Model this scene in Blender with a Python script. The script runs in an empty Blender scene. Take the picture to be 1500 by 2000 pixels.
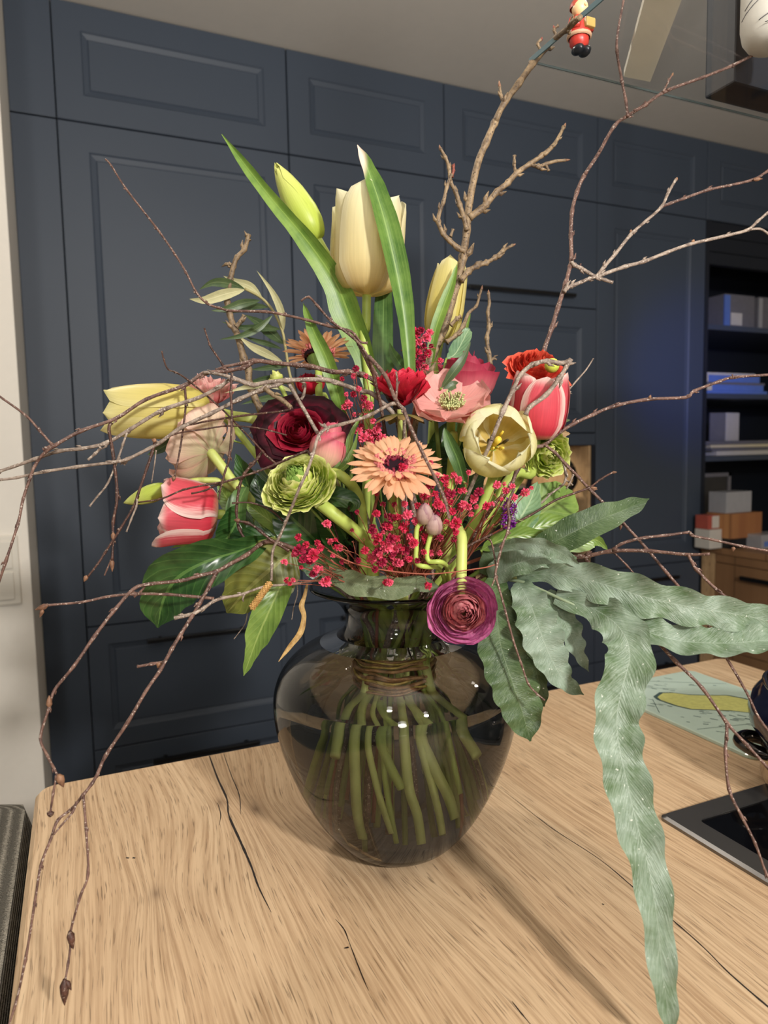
import bpy, math, random
from mathutils import Vector, Matrix, noise
C = bpy.context.scene.collection
random.seed(11)
PI = math.pi
# ------------------------------------------------------------------ camera
F = 1361.66                                   # focal length in pixels of the 1500 x 2000 frame
PITCH, ROLL, YAW = 0.0882147, -0.0200705, 0.4128549
TZ = 0.90                                     # height of the worktop
EYE = Vector((0, 0, TZ + 0.34957))
fw = Vector((math.sin(YAW)*math.cos(PITCH), math.cos(YAW)*math.cos(PITCH), -math.sin(PITCH)))
r0 = fw.cross(Vector((0, 0, 1))).normalized(); u0 = r0.cross(fw)
RV = r0*math.cos(ROLL) + u0*math.sin(ROLL)
UV_ = -r0*math.sin(ROLL) + u0*math.cos(ROLL)
cam = bpy.data.cameras.new('camera'); camo = bpy.data.objects.new('camera', cam); C.objects.link(camo)
camo.matrix_world = Matrix(((RV.x, UV_.x, -fw.x, EYE.x), (RV.y, UV_.y, -fw.y, EYE.y), (RV.z, UV_.z, -fw.z, EYE.z), (0, 0, 0, 1)))
cam.sensor_fit = 'VERTICAL'; cam.sensor_height = 36; cam.lens = F/2000*36
cam.clip_start = 0.02
cam.dof.use_dof = True; cam.dof.focus_distance = 0.56; cam.dof.aperture_fstop = 9.0
bpy.context.scene.camera = camo
vs = bpy.context.scene.view_settings
bpy.context.scene.display_settings.display_device = 'sRGB'
vs.view_transform = 'Standard'; vs.look = 'None'; vs.gamma = 1; vs.use_curve_mapping = False
vs.exposure = 0.14
# ------------------------------------------------------------------ light
w = bpy.data.worlds.new('room_light'); bpy.context.scene.world = w; w.use_nodes = True
bg = w.node_tree.nodes['Background']; bg.inputs[0].default_value = (1.0, 0.95, 0.88, 1); bg.inputs[1].default_value = 0.24

def lamp(name, loc, target, power, size, col, spot=None, blend=0.6):
    L = bpy.data.lights.new(name, 'SPOT' if spot else 'AREA')
    if spot:
        L.spot_size = math.radians(spot); L.spot_blend = blend; L.shadow_soft_size = size
    else:
        L.shape = 'DISK'; L.size = size
    L.energy = power; L.color = col
    o = bpy.data.objects.new(name, L); C.objects.link(o); o.location = loc
    o.rotation_euler = (Vector(target) - Vector(loc)).to_track_quat('-Z', 'Y').to_euler()
    return o
WARM = (1.0, 0.86, 0.70)
lamp('ceiling_lamp', (-0.50, -0.75, 2.20), (0.25, 0.9, 1.1), 2.6, 0.16, (1, .96, .90))
lamp('right_fill_spot', (-0.12, 1.32, 2.33), (0.30, 0.45, 0.9), 24, 0.075, (1.0, .92, .82), 95)
lamp('right_fill_spot', (1.05, 0.95, 2.33), (0.8, 0.6, 0.9), 8, 0.05, (1.0, .92, .82), 95)  # added fill for the right part of the worktop
lamp('front_fill', (0.36, -1.00, 1.78), (0.28, 0.6, 1.15), 27, 0.12, (1, .96, .91))  # added frontal fill that brightens the flowers, no such fixture known
lamp('hood_lamp', (0.98, 0.30, 1.55), (0.85, 0.30, 0.9), 1.2, 0.03, (1, .93, .83), 150)
lamp('wall_fill', (-0.70, -2.30, 1.75), (0.0, 1.5, 1.35), 12, 0.4, (1, .97, .92))  # added fill far behind the camera, brightens white wall and cabinets
lamp('up_fill', (0.1, -0.3, 1.75), (0.25, 0.0, 2.38), 8, 0.3, (1, .95, .89))  # added upward fill, lifts the ceiling and its bounce
lamp('ceiling_fill', (0.55, -0.70, 1.35), (1.0, 1.55, 2.38), 46, 0.10, (1, .96, .91), 70, 1.0)  # added spot that brightens the visible stretch of ceiling
lamp('niche_lamp', (1.45, 2.16, 1.248), (1.48, 2.30, 0.9), 1.3, 0.06, (1, .88, .70))
lamp('blue_lamp', (1.35, 0.7, 1.50), (2.17, 2.0, 1.52), 40, 0.08, (0.05, 0.16, 1.0), 30, 1.0)
# ------------------------------------------------------------------ projection helpers (pixels of the photograph -> points of the room)
D0 = 0.6133                                   # depth of the vase axis
def ray(x, y): return fw + RV*((x-750)/F) + UV_*((1000-y)/F)
def P(x, y, dd=0.0):
    d = ray(x, y); t = D0 + dd
    p = EYE + d*t
    if p.z < TZ + .006 and p.x > -.075 and y > 1450:
        t = (TZ + .006 - EYE.z)/d.z; p = EYE + d*t
    return p
def onZ(x, y, z): d = ray(x, y); return EYE + d*((z-EYE.z)/d.z)
def onY(x, y, Y): d = ray(x, y); return EYE + d*(Y/d.y)
def V(r, u, t): return (RV*r + UV_*u - fw*t).normalized()
def S(px, dd=0.0): return px*(D0+dd)/F        # pixels -> metres at that depth
# ------------------------------------------------------------------ object helpers
def tag(o, label=None, cat=None, group=None, kind=None):
    for k, v in (('label', label), ('category', cat), ('group', group), ('kind', kind)):
        if v: o[k] = v
    return o
def empty(name, M, label, cat, group=None):
    o = bpy.data.objects.new(name, None); C.objects.link(o)
    if not isinstance(M, Matrix): M = Matrix.Translation(M)
    o.matrix_world = M; MW[o] = M
    return tag(o, label, cat, group)
MW = {}
def mk(name, md, mat=None, parent=None, local=None):
    """md = (verts, faces, uvs or None); world coordinates unless local (then Matrix local to the parent)"""
    if isinstance(md, bpy.types.Mesh): me = md
    else: me = meshdata(name, md, mat)
    o = bpy.data.objects.new(name, me); C.objects.link(o)
    if parent is not None:
        o.parent = parent
        if local is None: o.matrix_local = MW[parent].inverted(); MW[o] = Matrix.Identity(4)
        else: o.matrix_local = local; MW[o] = MW[parent] @ local
    else: MW[o] = Matrix.Identity(4)
    return o
def meshdata(name, md, mat=None, smooth=True):
    v, f, uv = md[0], md[1], (md[2] if len(md) > 2 else None)
    me = bpy.data.meshes.new(name); me.from_pydata([tuple(a) for a in v], [], f)
    if uv:
        L = me.uv_layers.new(name='UVMap'); buf = []
        for poly in f:
            for i in poly: buf += uv[i]
        L.data.foreach_set('uv', buf)
    if mat: me.materials.append(mat)
    sm = md[3] if len(md) > 3 else smooth
    me.polygons.foreach_set('use_smooth', [sm]*len(f)); me.update()
    return me
def centre(o):
    """move a top-level mesh's origin to the middle of its base"""
    me = o.data; xs = [v.co.copy() for v in me.vertices]
    c = Vector((sum(p.x for p in xs)/len(xs), sum(p.y for p in xs)/len(xs), min(p.z for p in xs)))
    me.transform(Matrix.Translation(-c)); o.location = c; MW[o] = Matrix.Translation(c); return o
def join(*mds):
    v, f, uv = [], [], []
    has = all(len(m) > 2 and m[2] for m in mds)
    for m in mds:
        k = len(v); v += list(m[0]); f += [tuple(i+k for i in q) for q in m[1]]
        if has: uv += list(m[2])
    return (v, f, uv if has else None) + ((mds[0][3],) if len(mds[0]) > 3 else ())
def box(x0, y0, z0, x1, y1, z1, bev=0.0):
    """box with chamfered edges"""
    import bmesh
    bm = bmesh.new(); bmesh.ops.create_cube(bm, size=1)
    for q in bm.verts: q.co = Vector(((x0+x1)/2+q.co.x*(x1-x0), (y0+y1)/2+q.co.y*(y1-y0), (z0+z1)/2+q.co.z*(z1-z0)))
    if bev: bmesh.ops.bevel(bm, geom=bm.edges[:], offset=bev, segments=2, affect='EDGES', profile=.6)
    bm.verts.index_update()
    r = ([q.co.copy() for q in bm.verts], [tuple(q.index for q in p.verts) for p in bm.faces], None, False); bm.free(); return r
def xf(md, M): return ([M @ Vector(p) for p in md[0]],) + tuple(md[1:])
def grid(fn, nu, nv):
    v, uv, f = [], [], []
    for j in range(nv+1):
        for i in range(nu+1):
            v.append(fn(i/nu, j/nv)); uv.append((i/nu, j/nv))
    for j in range(nv):
        for i in range(nu):
            a = j*(nu+1)+i; f.append((a, a+1, a+nu+2, a+nu+1))
    return v, f, uv
def cr(pts, n):
    """Catmull-Rom through points (tuples of any length); n samples per span"""
    out = []; m = len(pts)
    for i in range(m-1):
        a, b, c, d = pts[max(i-1, 0)], pts[i], pts[i+1], pts[min(i+2, m-1)]
        for k in range(n):
            t = k/n
            out.append(tuple(.5*(2*q+(r-p)*t+(2*p-5*q+4*r-s)*t*t+(3*q-p-3*r+s)*t**3) for p, q, r, s in zip(a, b, c, d)))
    out.append(tuple(pts[-1])); return out
def tube(pts, rad, seg=6, cap=True):
    pts = [Vector(p) for p in pts]; n = len(pts)
    if not hasattr(rad, '__len__'): rad = [rad]*n
    t0 = (pts[1]-pts[0]).normalized(); a = t0.orthogonal().normalized()
    v, f, uv = [], [], []; ln = 0
    for i in range(n):
        t = (pts[min(i+1, n-1)]-pts[max(i-1, 0)]).normalized()
        a = (a - t*a.dot(t)).normalized(); b = t.cross(a)
        if i: ln += (pts[i]-pts[i-1]).length
        for k in range(seg):
            q = 2*PI*k/seg; v.append(pts[i] + (a*math.cos(q)+b*math.sin(q))*rad[i]); uv.append((k/seg, i/(n-1)))
    for i in range(n-1):
        for k in range(seg):
            f.append((i*seg+k, i*seg+(k+1) % seg, (i+1)*seg+(k+1) % seg, (i+1)*seg+k))
    if cap: f.append(tuple(range(seg))[::-1]); f.append(tuple((n-1)*seg+k for k in range(seg)))
    return v, f, uv
def lathe(prof, c, seg=48, M=None, cap=False):
    v, f, uv = [], [], []; n = len(prof)
    for j, (r, z) in enumerate(prof):
        for k in range(seg):
            q = 2*PI*k/seg; p = Vector((r*math.cos(q), r*math.sin(q), z))
            v.append((M @ p) if M else p + Vector(c)); uv.append((k/seg, j/(n-1)))
    for j in range(n-1):
        for k in range(seg):
            f.append((j*seg+k, j*seg+(k+1) % seg, (j+1)*seg+(k+1) % seg, (j+1)*seg+k))
    if cap: f.append(tuple(range(seg))[::-1]); f.append(tuple((n-1)*seg+k for k in range(seg)))
    return v, f, uv
def frame(loc, axis, spin=0.0):
    z = Vector(axis).normalized(); x = z.orthogonal().normalized()
    g = RV - z*RV.dot(z)
    if g.length > .1: x = g.normalized()
    y = z.cross(x); x, y = x*math.cos(spin)+y*math.sin(spin), y*math.cos(spin)-x*math.sin(spin)
    return Matrix(((x.x, y.x, z.x, loc[0]), (x.y, y.y, z.y, loc[1]), (x.z, y.z, z.z, loc[2]), (0, 0, 0, 1)))
# ------------------------------------------------------------------ materials
def lin(c):
    return tuple((v/12.92 if v <= .04045 else ((v+.055)/1.055)**2.4) for v in (q/255 for q in c)) + (1,)
class NT:
    def __init__(s, name):
        s.m = bpy.data.materials.new(name); s.m.use_nodes = True; s.t = s.m.node_tree; s.n = s.t.nodes; s.l = s.t.links
        s.b = s.n['Principled BSDF']; s.out = s.n['Material Output']
    def add(s, typ, **kw):
        q = s.n.new(typ)
        for k, v in kw.items(): setattr(q, k, v)
        return q
    def link(s, a, b): s.l.new(a, b)
    def val(s, x, sock):
        if hasattr(x, 'is_output'): s.link(x, sock)
        elif x is not None: sock.default_value = x
    def math(s, op, a, b=None, c=None, clamp=False):
        q = s.add('ShaderNodeMath', operation=op, use_clamp=clamp)
        s.val(a, q.inputs[0])
        if b is not None: s.val(b, q.inputs[1])
        if c is not None: s.val(c, q.inputs[2])
        return q.outputs[0]
    def mix(s, f, a, b, typ='MIX'):
        q = s.add('ShaderNodeMix', data_type='RGBA', blend_type=typ)
        s.val(f, q.inputs[0]); s.val(a, q.inputs[6]); s.val(b, q.inputs[7]); return q.outputs[2]
    def noise(s, vec=None, scale=5, detail=4, rough=.55, dist=0.0, out=0):
        q = s.add('ShaderNodeTexNoise')
        q.inputs['Scale'].default_value = scale; q.inputs['Detail'].default_value = detail
        q.inputs['Roughness'].default_value = rough; q.inputs['Distortion'].default_value = dist
        if vec is not None: s.link(vec, q.inputs['Vector'])
        return q.outputs[out]
    def ramp(s, fac, stops, interp='LINEAR'):
        q = s.add('ShaderNodeValToRGB'); e = q.color_ramp; e.interpolation = interp
        while len(e.elements) < len(stops): e.elements.new(.5)
        for el, (p, c) in zip(e.elements, stops):
            el.position = p; el.color = c if len(c) == 4 else tuple(c)+(1,)
        s.val(fac, q.inputs[0]); return q.outputs[0]
    def mapping(s, vec, scale=(1, 1, 1), loc=(0, 0, 0)):
        q = s.add('ShaderNodeMapping'); q.inputs['Scale'].default_value = scale; q.inputs['Location'].default_value = loc
        s.link(vec, q.inputs[0]); return q.outputs[0]
    def coord(s, which='Object'): return s.add('ShaderNodeTexCoord').outputs[which]
    def bump(s, h, strength=.3, dist=.001):
        q = s.add('ShaderNodeBump'); q.inputs['Strength'].default_value = strength; q.inputs['Distance'].default_value = dist
        s.link(h, q.inputs['Height']); s.link(q.outputs[0], s.b.inputs['Normal'])
    def set(s, rough=None, metal=None, spec=None, col=None, coat=None):
        if rough is not None: s.b.inputs['Roughness'].default_value = rough
        if metal is not None: s.b.inputs['Metallic'].default_value = metal
        if spec is not None: s.b.inputs['Specular IOR Level'].default_value = spec
        if coat is not None: s.b.inputs['Coat Weight'].default_value = coat
        if col is not None: s.val(col, s.b.inputs['Base Color'])
        return s
    def translucent(s, col, amt):
        t = s.add('ShaderNodeBsdfTranslucent'); s.val(col, t.inputs[0]); m = s.add('ShaderNodeMixShader'); m.inputs[0].default_value = amt
        s.link(s.b.outputs[0], m.inputs[1]); s.link(t.outputs[0], m.inputs[2]); s.link(m.outputs[0], s.out.inputs[0])
def plain(name, col, rough=.5, metal=0, spec=.5, var=.06, scale=40, bump=0.0, bd=.001):
    k = NT(name); c = lin(col); nz = k.noise(k.coord(), scale, 4)
    a = tuple(x*(1-var*2) for x in c[:3])+(1,); b = tuple(min(1, x*(1+var*2)) for x in c[:3])+(1,)
    k.set(rough, metal, spec, k.mix(nz, a, b))
    if bump: k.bump(nz, bump, bd)
    return k.m
def petal_mat(name, base, mid, tip, edge=None, ea=0.0, trans=.25, rough=.5, streak=.25, vs=(0.0, .45, 1.0), spec=.3):
    k = NT(name); uv = k.coord('UV'); sp = k.add('ShaderNodeSeparateXYZ'); k.link(uv, sp.inputs[0])
    c = k.ramp(sp.outputs[1], [(vs[0], lin(base)), (vs[1], lin(mid)), (vs[2], lin(tip))])
    st = k.noise(k.mapping(uv, (26, 1.6, 1)), 1.0, 3, .6)
    if edge:
        e = k.math('MULTIPLY', k.math('ABSOLUTE', k.math('SUBTRACT', sp.outputs[0], .5)), 2.0)
        e = k.math('ADD', e, k.math('MULTIPLY', k.math('SUBTRACT', st, .5), .7))
        vv = k.math('POWER', sp.outputs[1], 3.0)
        e = k.math('MAXIMUM', e, vv)
        mr = k.add('ShaderNodeMapRange', interpolation_type='SMOOTHSTEP'); k.link(e, mr.inputs[0])
        mr.inputs[1].default_value = .55; mr.inputs[2].default_value = .95; mr.inputs[4].default_value = ea
        c = k.mix(mr.outputs[0], c, lin(edge))
    s2 = k.ramp(st, [(.3, (1-streak,)*3), (.65, (1, 1, 1))])
    c = k.mix(1.0, c, s2, 'MULTIPLY')
    k.set(rough, 0, spec, c); k.bump(st, .25, .0006); k.translucent(c, trans); return k.m
def leaf_mat(name, dark, light, rib, rough=.4, trans=.2, blot=None, veins=True, tipc=None, tipv=.8):
    k = NT(name); uv = k.coord('UV'); sp = k.add('ShaderNodeSeparateXYZ'); k.link(uv, sp.inputs[0])
    ob = k.coord(); n1 = k.noise(ob, 55, 4, .6)
    c = k.mix(k.ramp(n1, [(.35, (0, 0, 0)), (.68, (1, 1, 1))]), lin(dark), lin(light))
    if blot:
        n2 = k.noise(ob, 420, 2, .5); c = k.mix(k.ramp(n2, [(.60, (0, 0, 0)), (.72, (.7, .7, .7))]), c, lin(blot))
    d = k.math('ABSOLUTE', k.math('SUBTRACT', sp.outputs[0], .5))
    h = k.math('LESS_THAN', d, .03)
    if veins:
        wv = k.math('SINE', k.math('MULTIPLY', k.math('ADD', sp.outputs[1], k.math('MULTIPLY', d, -.45)), 70.0))
        vn = k.ramp(wv, [(.90, (0, 0, 0)), (1.0, (1, 1, 1))])
        c = k.mix(k.math('MULTIPLY', vn, .30), c, lin(rib)); k.bump(wv, .12, .0012)
    else:
        ln = k.noise(k.mapping(uv, (40, 1.2, 1)), 1.0, 2, .5); c = k.mix(k.ramp(ln, [(.42, (.0, .0, .0)), (.7, (.45, .45, .45))]), c, lin(rib)); k.bump(ln, .2, .0006)
    c = k.mix(k.math('MULTIPLY', h, .75), c, lin(rib))
    if tipc:
        mr = k.add('ShaderNodeMapRange', interpolation_type='SMOOTHSTEP'); k.link(k.math('ADD', sp.outputs[1], k.math('MULTIPLY', sp.outputs[0], -.12)), mr.inputs[0])
        mr.inputs[1].default_value = tipv; mr.inputs[2].default_value = tipv+.08
        c = k.mix(mr.outputs[0], c, lin(tipc))
    k.set(rough, 0, .5, c); k.translucent(c, trans); return k.m
def bark_mat(name, dark, light, speck=None, sc=1.0):
    k = NT(name); ob = k.coord(); n1 = k.noise(ob, 160*sc, 5, .65); n2 = k.noise(ob, 700*sc, 2, .5)
    c = k.mix(k.ramp(n1, [(.35, (0, 0, 0)), (.65, (1, 1, 1))]), lin(dark), lin(light))
    if speck: c = k.mix(k.ramp(n2, [(.60, (0, 0, 0)), (.66, (1, 1, 1))]), c, lin(speck))
    k.set(.55, 0, .4, c); k.bump(n1, .7, .0012); return k.m

def fern_mat(name, dark, light, pale, rough=.36, trans=.10):
    k = NT(name); uv = k.coord('UV'); sp = k.add('ShaderNodeSeparateXYZ'); k.link(uv, sp.inputs[0]); ob = k.coord()
    n1 = k.noise(ob, 34, 5, .62, .6)
    c = k.mix(k.ramp(n1, [(.36, (0, 0, 0)), (.64, (1, 1, 1))]), lin(dark), lin(light))
    d = k.math('ABSOLUTE', k.math('SUBTRACT', sp.outputs[0], .5))
    cv = k.add('ShaderNodeCombineXYZ'); k.link(k.math('MULTIPLY', k.math('ADD', sp.outputs[1], k.math('MULTIPLY', d, -.16)), 150.0), cv.inputs[0]); k.link(k.math('MULTIPLY', d, 5.0), cv.inputs[1])
    fe = k.noise(cv.outputs[0], 1.0, 3, .6)
    c = k.mix(k.ramp(fe, [(.45, (0, 0, 0)), (.75, (.55, .55, .55))]), c, lin(pale))
    c = k.mix(k.ramp(fe, [(.25, (.5, .5, .5)), (.42, (0, 0, 0))]), c, lin(dark))
    dots = k.noise(ob, 520, 1, .4); c = k.mix(k.ramp(dots, [(.74, (0, 0, 0)), (.78, (.8, .8, .8))]), c, lin((214, 218, 206)))
    h = k.ramp(d, [(.0, (1, 1, 1)), (.016, (0, 0, 0))]); c = k.mix(k.math('MULTIPLY', h, .55), c, lin(pale))
    k.set(rough, 0, .5, c); k.bump(k.math('ADD', k.math('MULTIPLY', n1, 1.4), fe), .55, .0016); k.translucent(c, trans); return k.m
# ------------------------------------------------------------------ the room
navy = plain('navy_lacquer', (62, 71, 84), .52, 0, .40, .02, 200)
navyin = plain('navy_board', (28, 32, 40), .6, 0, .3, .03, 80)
black = plain('black_metal', (14, 14, 16), .35, 0, .5)
wallm = plain('white_plaster', (236, 230, 219), .8, 0, .3, .015, 60, .1)
ceilm = plain('ceiling_paint', (228, 221, 210), .9, 0, .2, .015, 30)
whitep = plain('white_plastic', (225, 219, 206), .35, 0, .5, .01)
floorm = plain('floor_tiles', (128, 116, 102), .5, 0, .4, .05, 6)
def struct(name, md, m):
    o = mk(name, md, m); o['kind'] = 'structure'; return o
CZ = 2.387
struct('floor', box(-3.2, -2.6, -.05, 4.2, 2.6, 0), floorm)
struct('ceiling', box(-3.2, -2.6, CZ, 4.2, 2.6, CZ+.05), ceilm)
struct('wall_left', box(-3.2, 1.70, 0, -.105, 2.6, CZ, .002), wallm)
struct('wall_back', box(-.105, 2.45, 0, 4.2, 2.6, CZ), wallm)
struct('wall_right', box(4.2, -2.6, 0, 4.3, 2.6, CZ), wallm)
def frontface(x0, z0, x1, z1, inset=.066, y=2.0, panel=True):
    g = .0016; x0 += g; x1 -= g; z0 += g; z1 -= g
    def loop(i, dy): return [Vector((x0+i, y+dy, z0+i)), Vector((x1-i, y+dy, z0+i)), Vector((x1-i, y+dy, z1-i)), Vector((x0+i, y+dy, z1-i))]
    L = [loop(0, .02), loop(0, .0015), loop(.0015, 0)]
    if panel: L += [loop(inset, 0), loop(inset+.004, .0035), loop(inset+.016, .0075), loop(inset+.019, .0045)]
    v = [p for l in L for p in l]; f = []
    for k in range(len(L)-1):
        for i in range(4):
            a, b = k*4+i, k*4+(i+1) % 4; f.append((a, b, b+4, a+4))
    n = (len(L)-1)*4; f.append((n, n+1, n+2, n+3)); f.append((3, 2, 1, 0))
    return v, f, None, False
def handle(x0, x1, z, y=2.0):
    return join(box(x0, y-.032, z-.006, x1, y-.020, z+.006, .002), box(x0+.03, y-.022, z-.004, x0+.04, y+.001, z+.004), box(x1-.04, y-.022, z-.004, x1-.03, y+.001, z+.004))
UP, DR = 2.0965, .7930
def column(name, label, x0, x1, fronts, carc=None):
    e = empty(name, Vector(((x0+x1)/2, 2.2, 0)), label, 'cabinet', None)
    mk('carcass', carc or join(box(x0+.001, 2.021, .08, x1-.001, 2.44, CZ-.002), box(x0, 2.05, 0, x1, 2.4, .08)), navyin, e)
    for kind, z0, z1, ins, pan, hz in fronts:
        d = mk(kind, frontface(x0, z0, x1, z1, ins, panel=pan), navy, e)
        MW[d] = Matrix.Identity(4)
        if hz:
            h = bpy.data.objects.new('handle', meshdata('handle', handle(*hz), black)); C.objects.link(h); h.parent = d
    return e
top = ('door', UP, CZ-.002, .064, True, None)
dr = lambda x0, x1, p=True: [('drawer', .45, DR, .05, p, (x0, x1, .742)), ('drawer', .09, .45, .05, p, (x0, x1, .40))]
column('tall_cabinet', 'tall navy cabinet directly beside the white wall, with a wide panelled door', 0, .602, [top, ('door', DR, UP, .07, True, None)]+dr(.15, .45))
column('tall_cabinet', 'tall navy cabinet behind the upright cream tulip, second from the white wall', .602, 1.108, [top, ('door', DR, UP, .07, True, None)]+dr(.72, .99))
column('oven_cabinet', 'navy cabinet with a bar handle halfway up and an open oak niche', 1.108, 1.714,
       [top, ('door', 1.731, UP, .05, False, (1.175, 1.60, 1.766)), ('door', 1.297, 1.731, .065, True, None), ('niche_rail', 1.252, 1.297, .05, False, None)]+dr(1.2, 1.6, False),
       join(box(1.11, 2.021, 1.252, 1.712, 2.44, CZ-.002), box(1.11, 2.021, .08, 1.712, 2.44, .80), box(1.11, 2.0, .8, 1.13, 2.44, 1.252), box(1.696, 2.0, .8, 1.712, 2.44, 1.252), box(1.11, 2.05, 0, 1.712, 2.4, .08)))
column('tall_cabinet', 'tall navy cabinet left of the open shelf, glowing blue at mid height', 1.714, 2.236, [top, ('door', DR, UP, .075, True, None)]+dr(1.85, 2.1, False))
e = empty('filler_panel', Vector((-.05, 2.1, 0)), 'narrow navy filler panel in the corner by the white wall', 'panel')
mk('upper_panel', box(-.104, 2.001, UP+.002, -.001, 2.03, CZ-.002, .001), navy, e)
mk('lower_panel', box(-.104, 2.001, 0, -.001, 2.03, UP-.002, .001), navy, e)
# oak niche of the oven column with the coffee machine
def oak_mat(name, base, dark, pale, knots=(), fine=1.0, rough=.5, axis='y', light=1.0):
    k = NT(name); ob = k.coord(); sp = k.add('ShaderNodeSeparateXYZ'); k.link(ob, sp.inputs[0])
    x, y, z = sp.outputs
    if axis == 'x': x, y = y, x
    if axis == 'z': x, y = k.math('ADD', x, y), z
    def vec(a, b):
        c = k.add('ShaderNodeCombineXYZ'); k.val(a, c.inputs[0]); k.val(b, c.inputs[1]); return c.outputs[0]
    m = k.math
    wp = k.noise(vec(m('MULTIPLY', x, 5.0), m('MULTIPLY', y, 1.6)), 1.0, 2, .5)
    fld = m('ADD', x, m('MULTIPLY', m('SUBTRACT', wp, .5), .055))
    w2 = k.noise(vec(m('MULTIPLY', x, 30.0), m('MULTIPLY', y, 9.0)), 1.0, 2, .5)
    fld = m('ADD', fld, m('MULTIPLY', m('SUBTRACT', w2, .5), .0035))
    kd = None
    for kx, ky, s in knots:
        dx = m('SUBTRACT', x, kx); dy = m('MULTIPLY', m('SUBTRACT', y, ky), .42)
        d = m('SQRT', m('ADD', m('ADD', m('MULTIPLY', dx, dx), m('MULTIPLY', dy, dy)), 1e-6))
        g = m('EXPONENT', m('MULTIPLY', m('DIVIDE', d, s), -1.0))
        fld = m('ADD', fld, m('MULTIPLY', m('MULTIPLY', g, dx), 1.6))
        kk = m('EXPONENT', m('MULTIPLY', m('DIVIDE', d, s*.17), -1.0)); kd = kk if kd is None else m('ADD', kd, kk)
    broad = k.noise(vec(m('MULTIPLY', fld, 14.0), m('MULTIPLY', y, 1.0)), 1.0, 3, .6)
    c = k.mix(k.ramp(broad, [(.30, (0, 0, 0)), (.72, (1, 1, 1))]), lin(base), lin(pale))
    rings = m('SINE', m('MULTIPLY', m('ADD', fld, m('MULTIPLY', broad, .03)), 560.0*fine))
    c = k.mix(k.ramp(rings, [(.1, (0, 0, 0)), (.95, (.20, .20, .20))]), c, lin(dark))
    st = k.noise(vec(m('MULTIPLY', fld, 430.0*fine), m('MULTIPLY', y, 9.0)), 1.0, 4, .6)
    c = k.mix(k.ramp(st, [(.44, (0, 0, 0)), (.68, (.62, .62, .62))]), c, lin(dark))
    po = k.noise(vec(m('MULTIPLY', fld, 900.0*fine), m('MULTIPLY', y, 30.0)), 1.0, 2, .5)
    pores = k.ramp(po, [(.60, (0, 0, 0)), (.68, (.62, .62, .62))])
    c = k.mix(pores, c, lin(tuple(q*.62 for q in dark)))
    if kd is not None: c = k.mix(m('MULTIPLY', m('MINIMUM', kd, 1.0), .8), c, lin((78, 54, 36)))
    k.set(rough, 0, .35, c); k.bump(m('ADD', m('MULTIPLY', st, -.6), m('MULTIPLY', po, -.5)), .35, .0006)
    return k.m
oakbg = oak_mat('oak_veneer', (204, 168, 124), (166, 128, 88), (216, 182, 140), fine=.35, axis='z')
oakcab = oak_mat('oak_cabinet', (150, 112, 78), (118, 86, 58), (160, 122, 86), fine=.25, axis='y')
mk('niche_lining', join(box(1.131, 2.40, .801, 1.695, 2.42, 1.251), box(1.131, 2.03, .801, 1.695, 2.40, .812), box(1.686, 2.006, .812, 1.6955, 2.40, 1.2515), box(1.1305, 2.006, .812, 1.140, 2.40, 1.2515)), oakbg, [o for o in C.objects if o.name == 'oven_cabinet'][0])
CM = Matrix.Translation((-1.5, -2.2, -.812))
e = empty('coffee_machine', Vector((1.512, 2.13, .812)), 'black coffee machine with a curved handle standing in the oak niche', 'coffee machine')
mk('body', join(box(1.20, 2.13, .812, 1.655, 2.36, 1.02, .01), box(1.20, 2.09, 1.02, 1.62, 2.36, 1.11, .012)), black, e, CM)
mk('drip_tray', box(1.25, 2.05, .812, 1.66, 2.13, .86, .004), plain('tray_metal', (96, 82, 72), .4, .6), e, CM)
mk('handle', tube(cr([(1.44, 2.12, 1.10), (1.46, 2.10, 1.185), (1.53, 2.09, 1.212), (1.60, 2.09, 1.19), (1.635, 2.10, 1.135), (1.635, 2.12, 1.10)], 5), .010, 8), black, e, CM)
mk('steam_pipe', tube([(1.42, 2.09, 1.165), (1.61, 2.08, 1.18)], .004, 6), plain('pipe_steel', (150, 140, 130), .3, .9), e, CM)
mk('front_grille', join(*[box(1.30, 2.085, .90+.028*q, 1.64, 2.131, .906+.028*q) for q in range(4)]), plain('grille_metal', (120, 98, 78), .4, .5), e, CM)
# open shelf column
X0 = 2.237
e = empty('open_shelf', Vector((2.6, 2.2, 0)), 'open navy shelf cabinet at the right end of the row', 'shelf')
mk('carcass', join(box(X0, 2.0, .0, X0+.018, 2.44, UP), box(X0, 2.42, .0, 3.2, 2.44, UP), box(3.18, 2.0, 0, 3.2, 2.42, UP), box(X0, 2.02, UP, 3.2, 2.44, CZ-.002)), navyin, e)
mk('door', frontface(X0, UP, 3.2, CZ-.002, .064), navy, e)
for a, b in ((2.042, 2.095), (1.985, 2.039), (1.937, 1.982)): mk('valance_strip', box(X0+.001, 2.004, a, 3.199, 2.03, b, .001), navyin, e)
for z in (1.712, 1.447, 1.200): mk('shelf_board', box(X0+.018, 2.01, z-.02, 3.18, 2.42, z, .001), navy, e)
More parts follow.
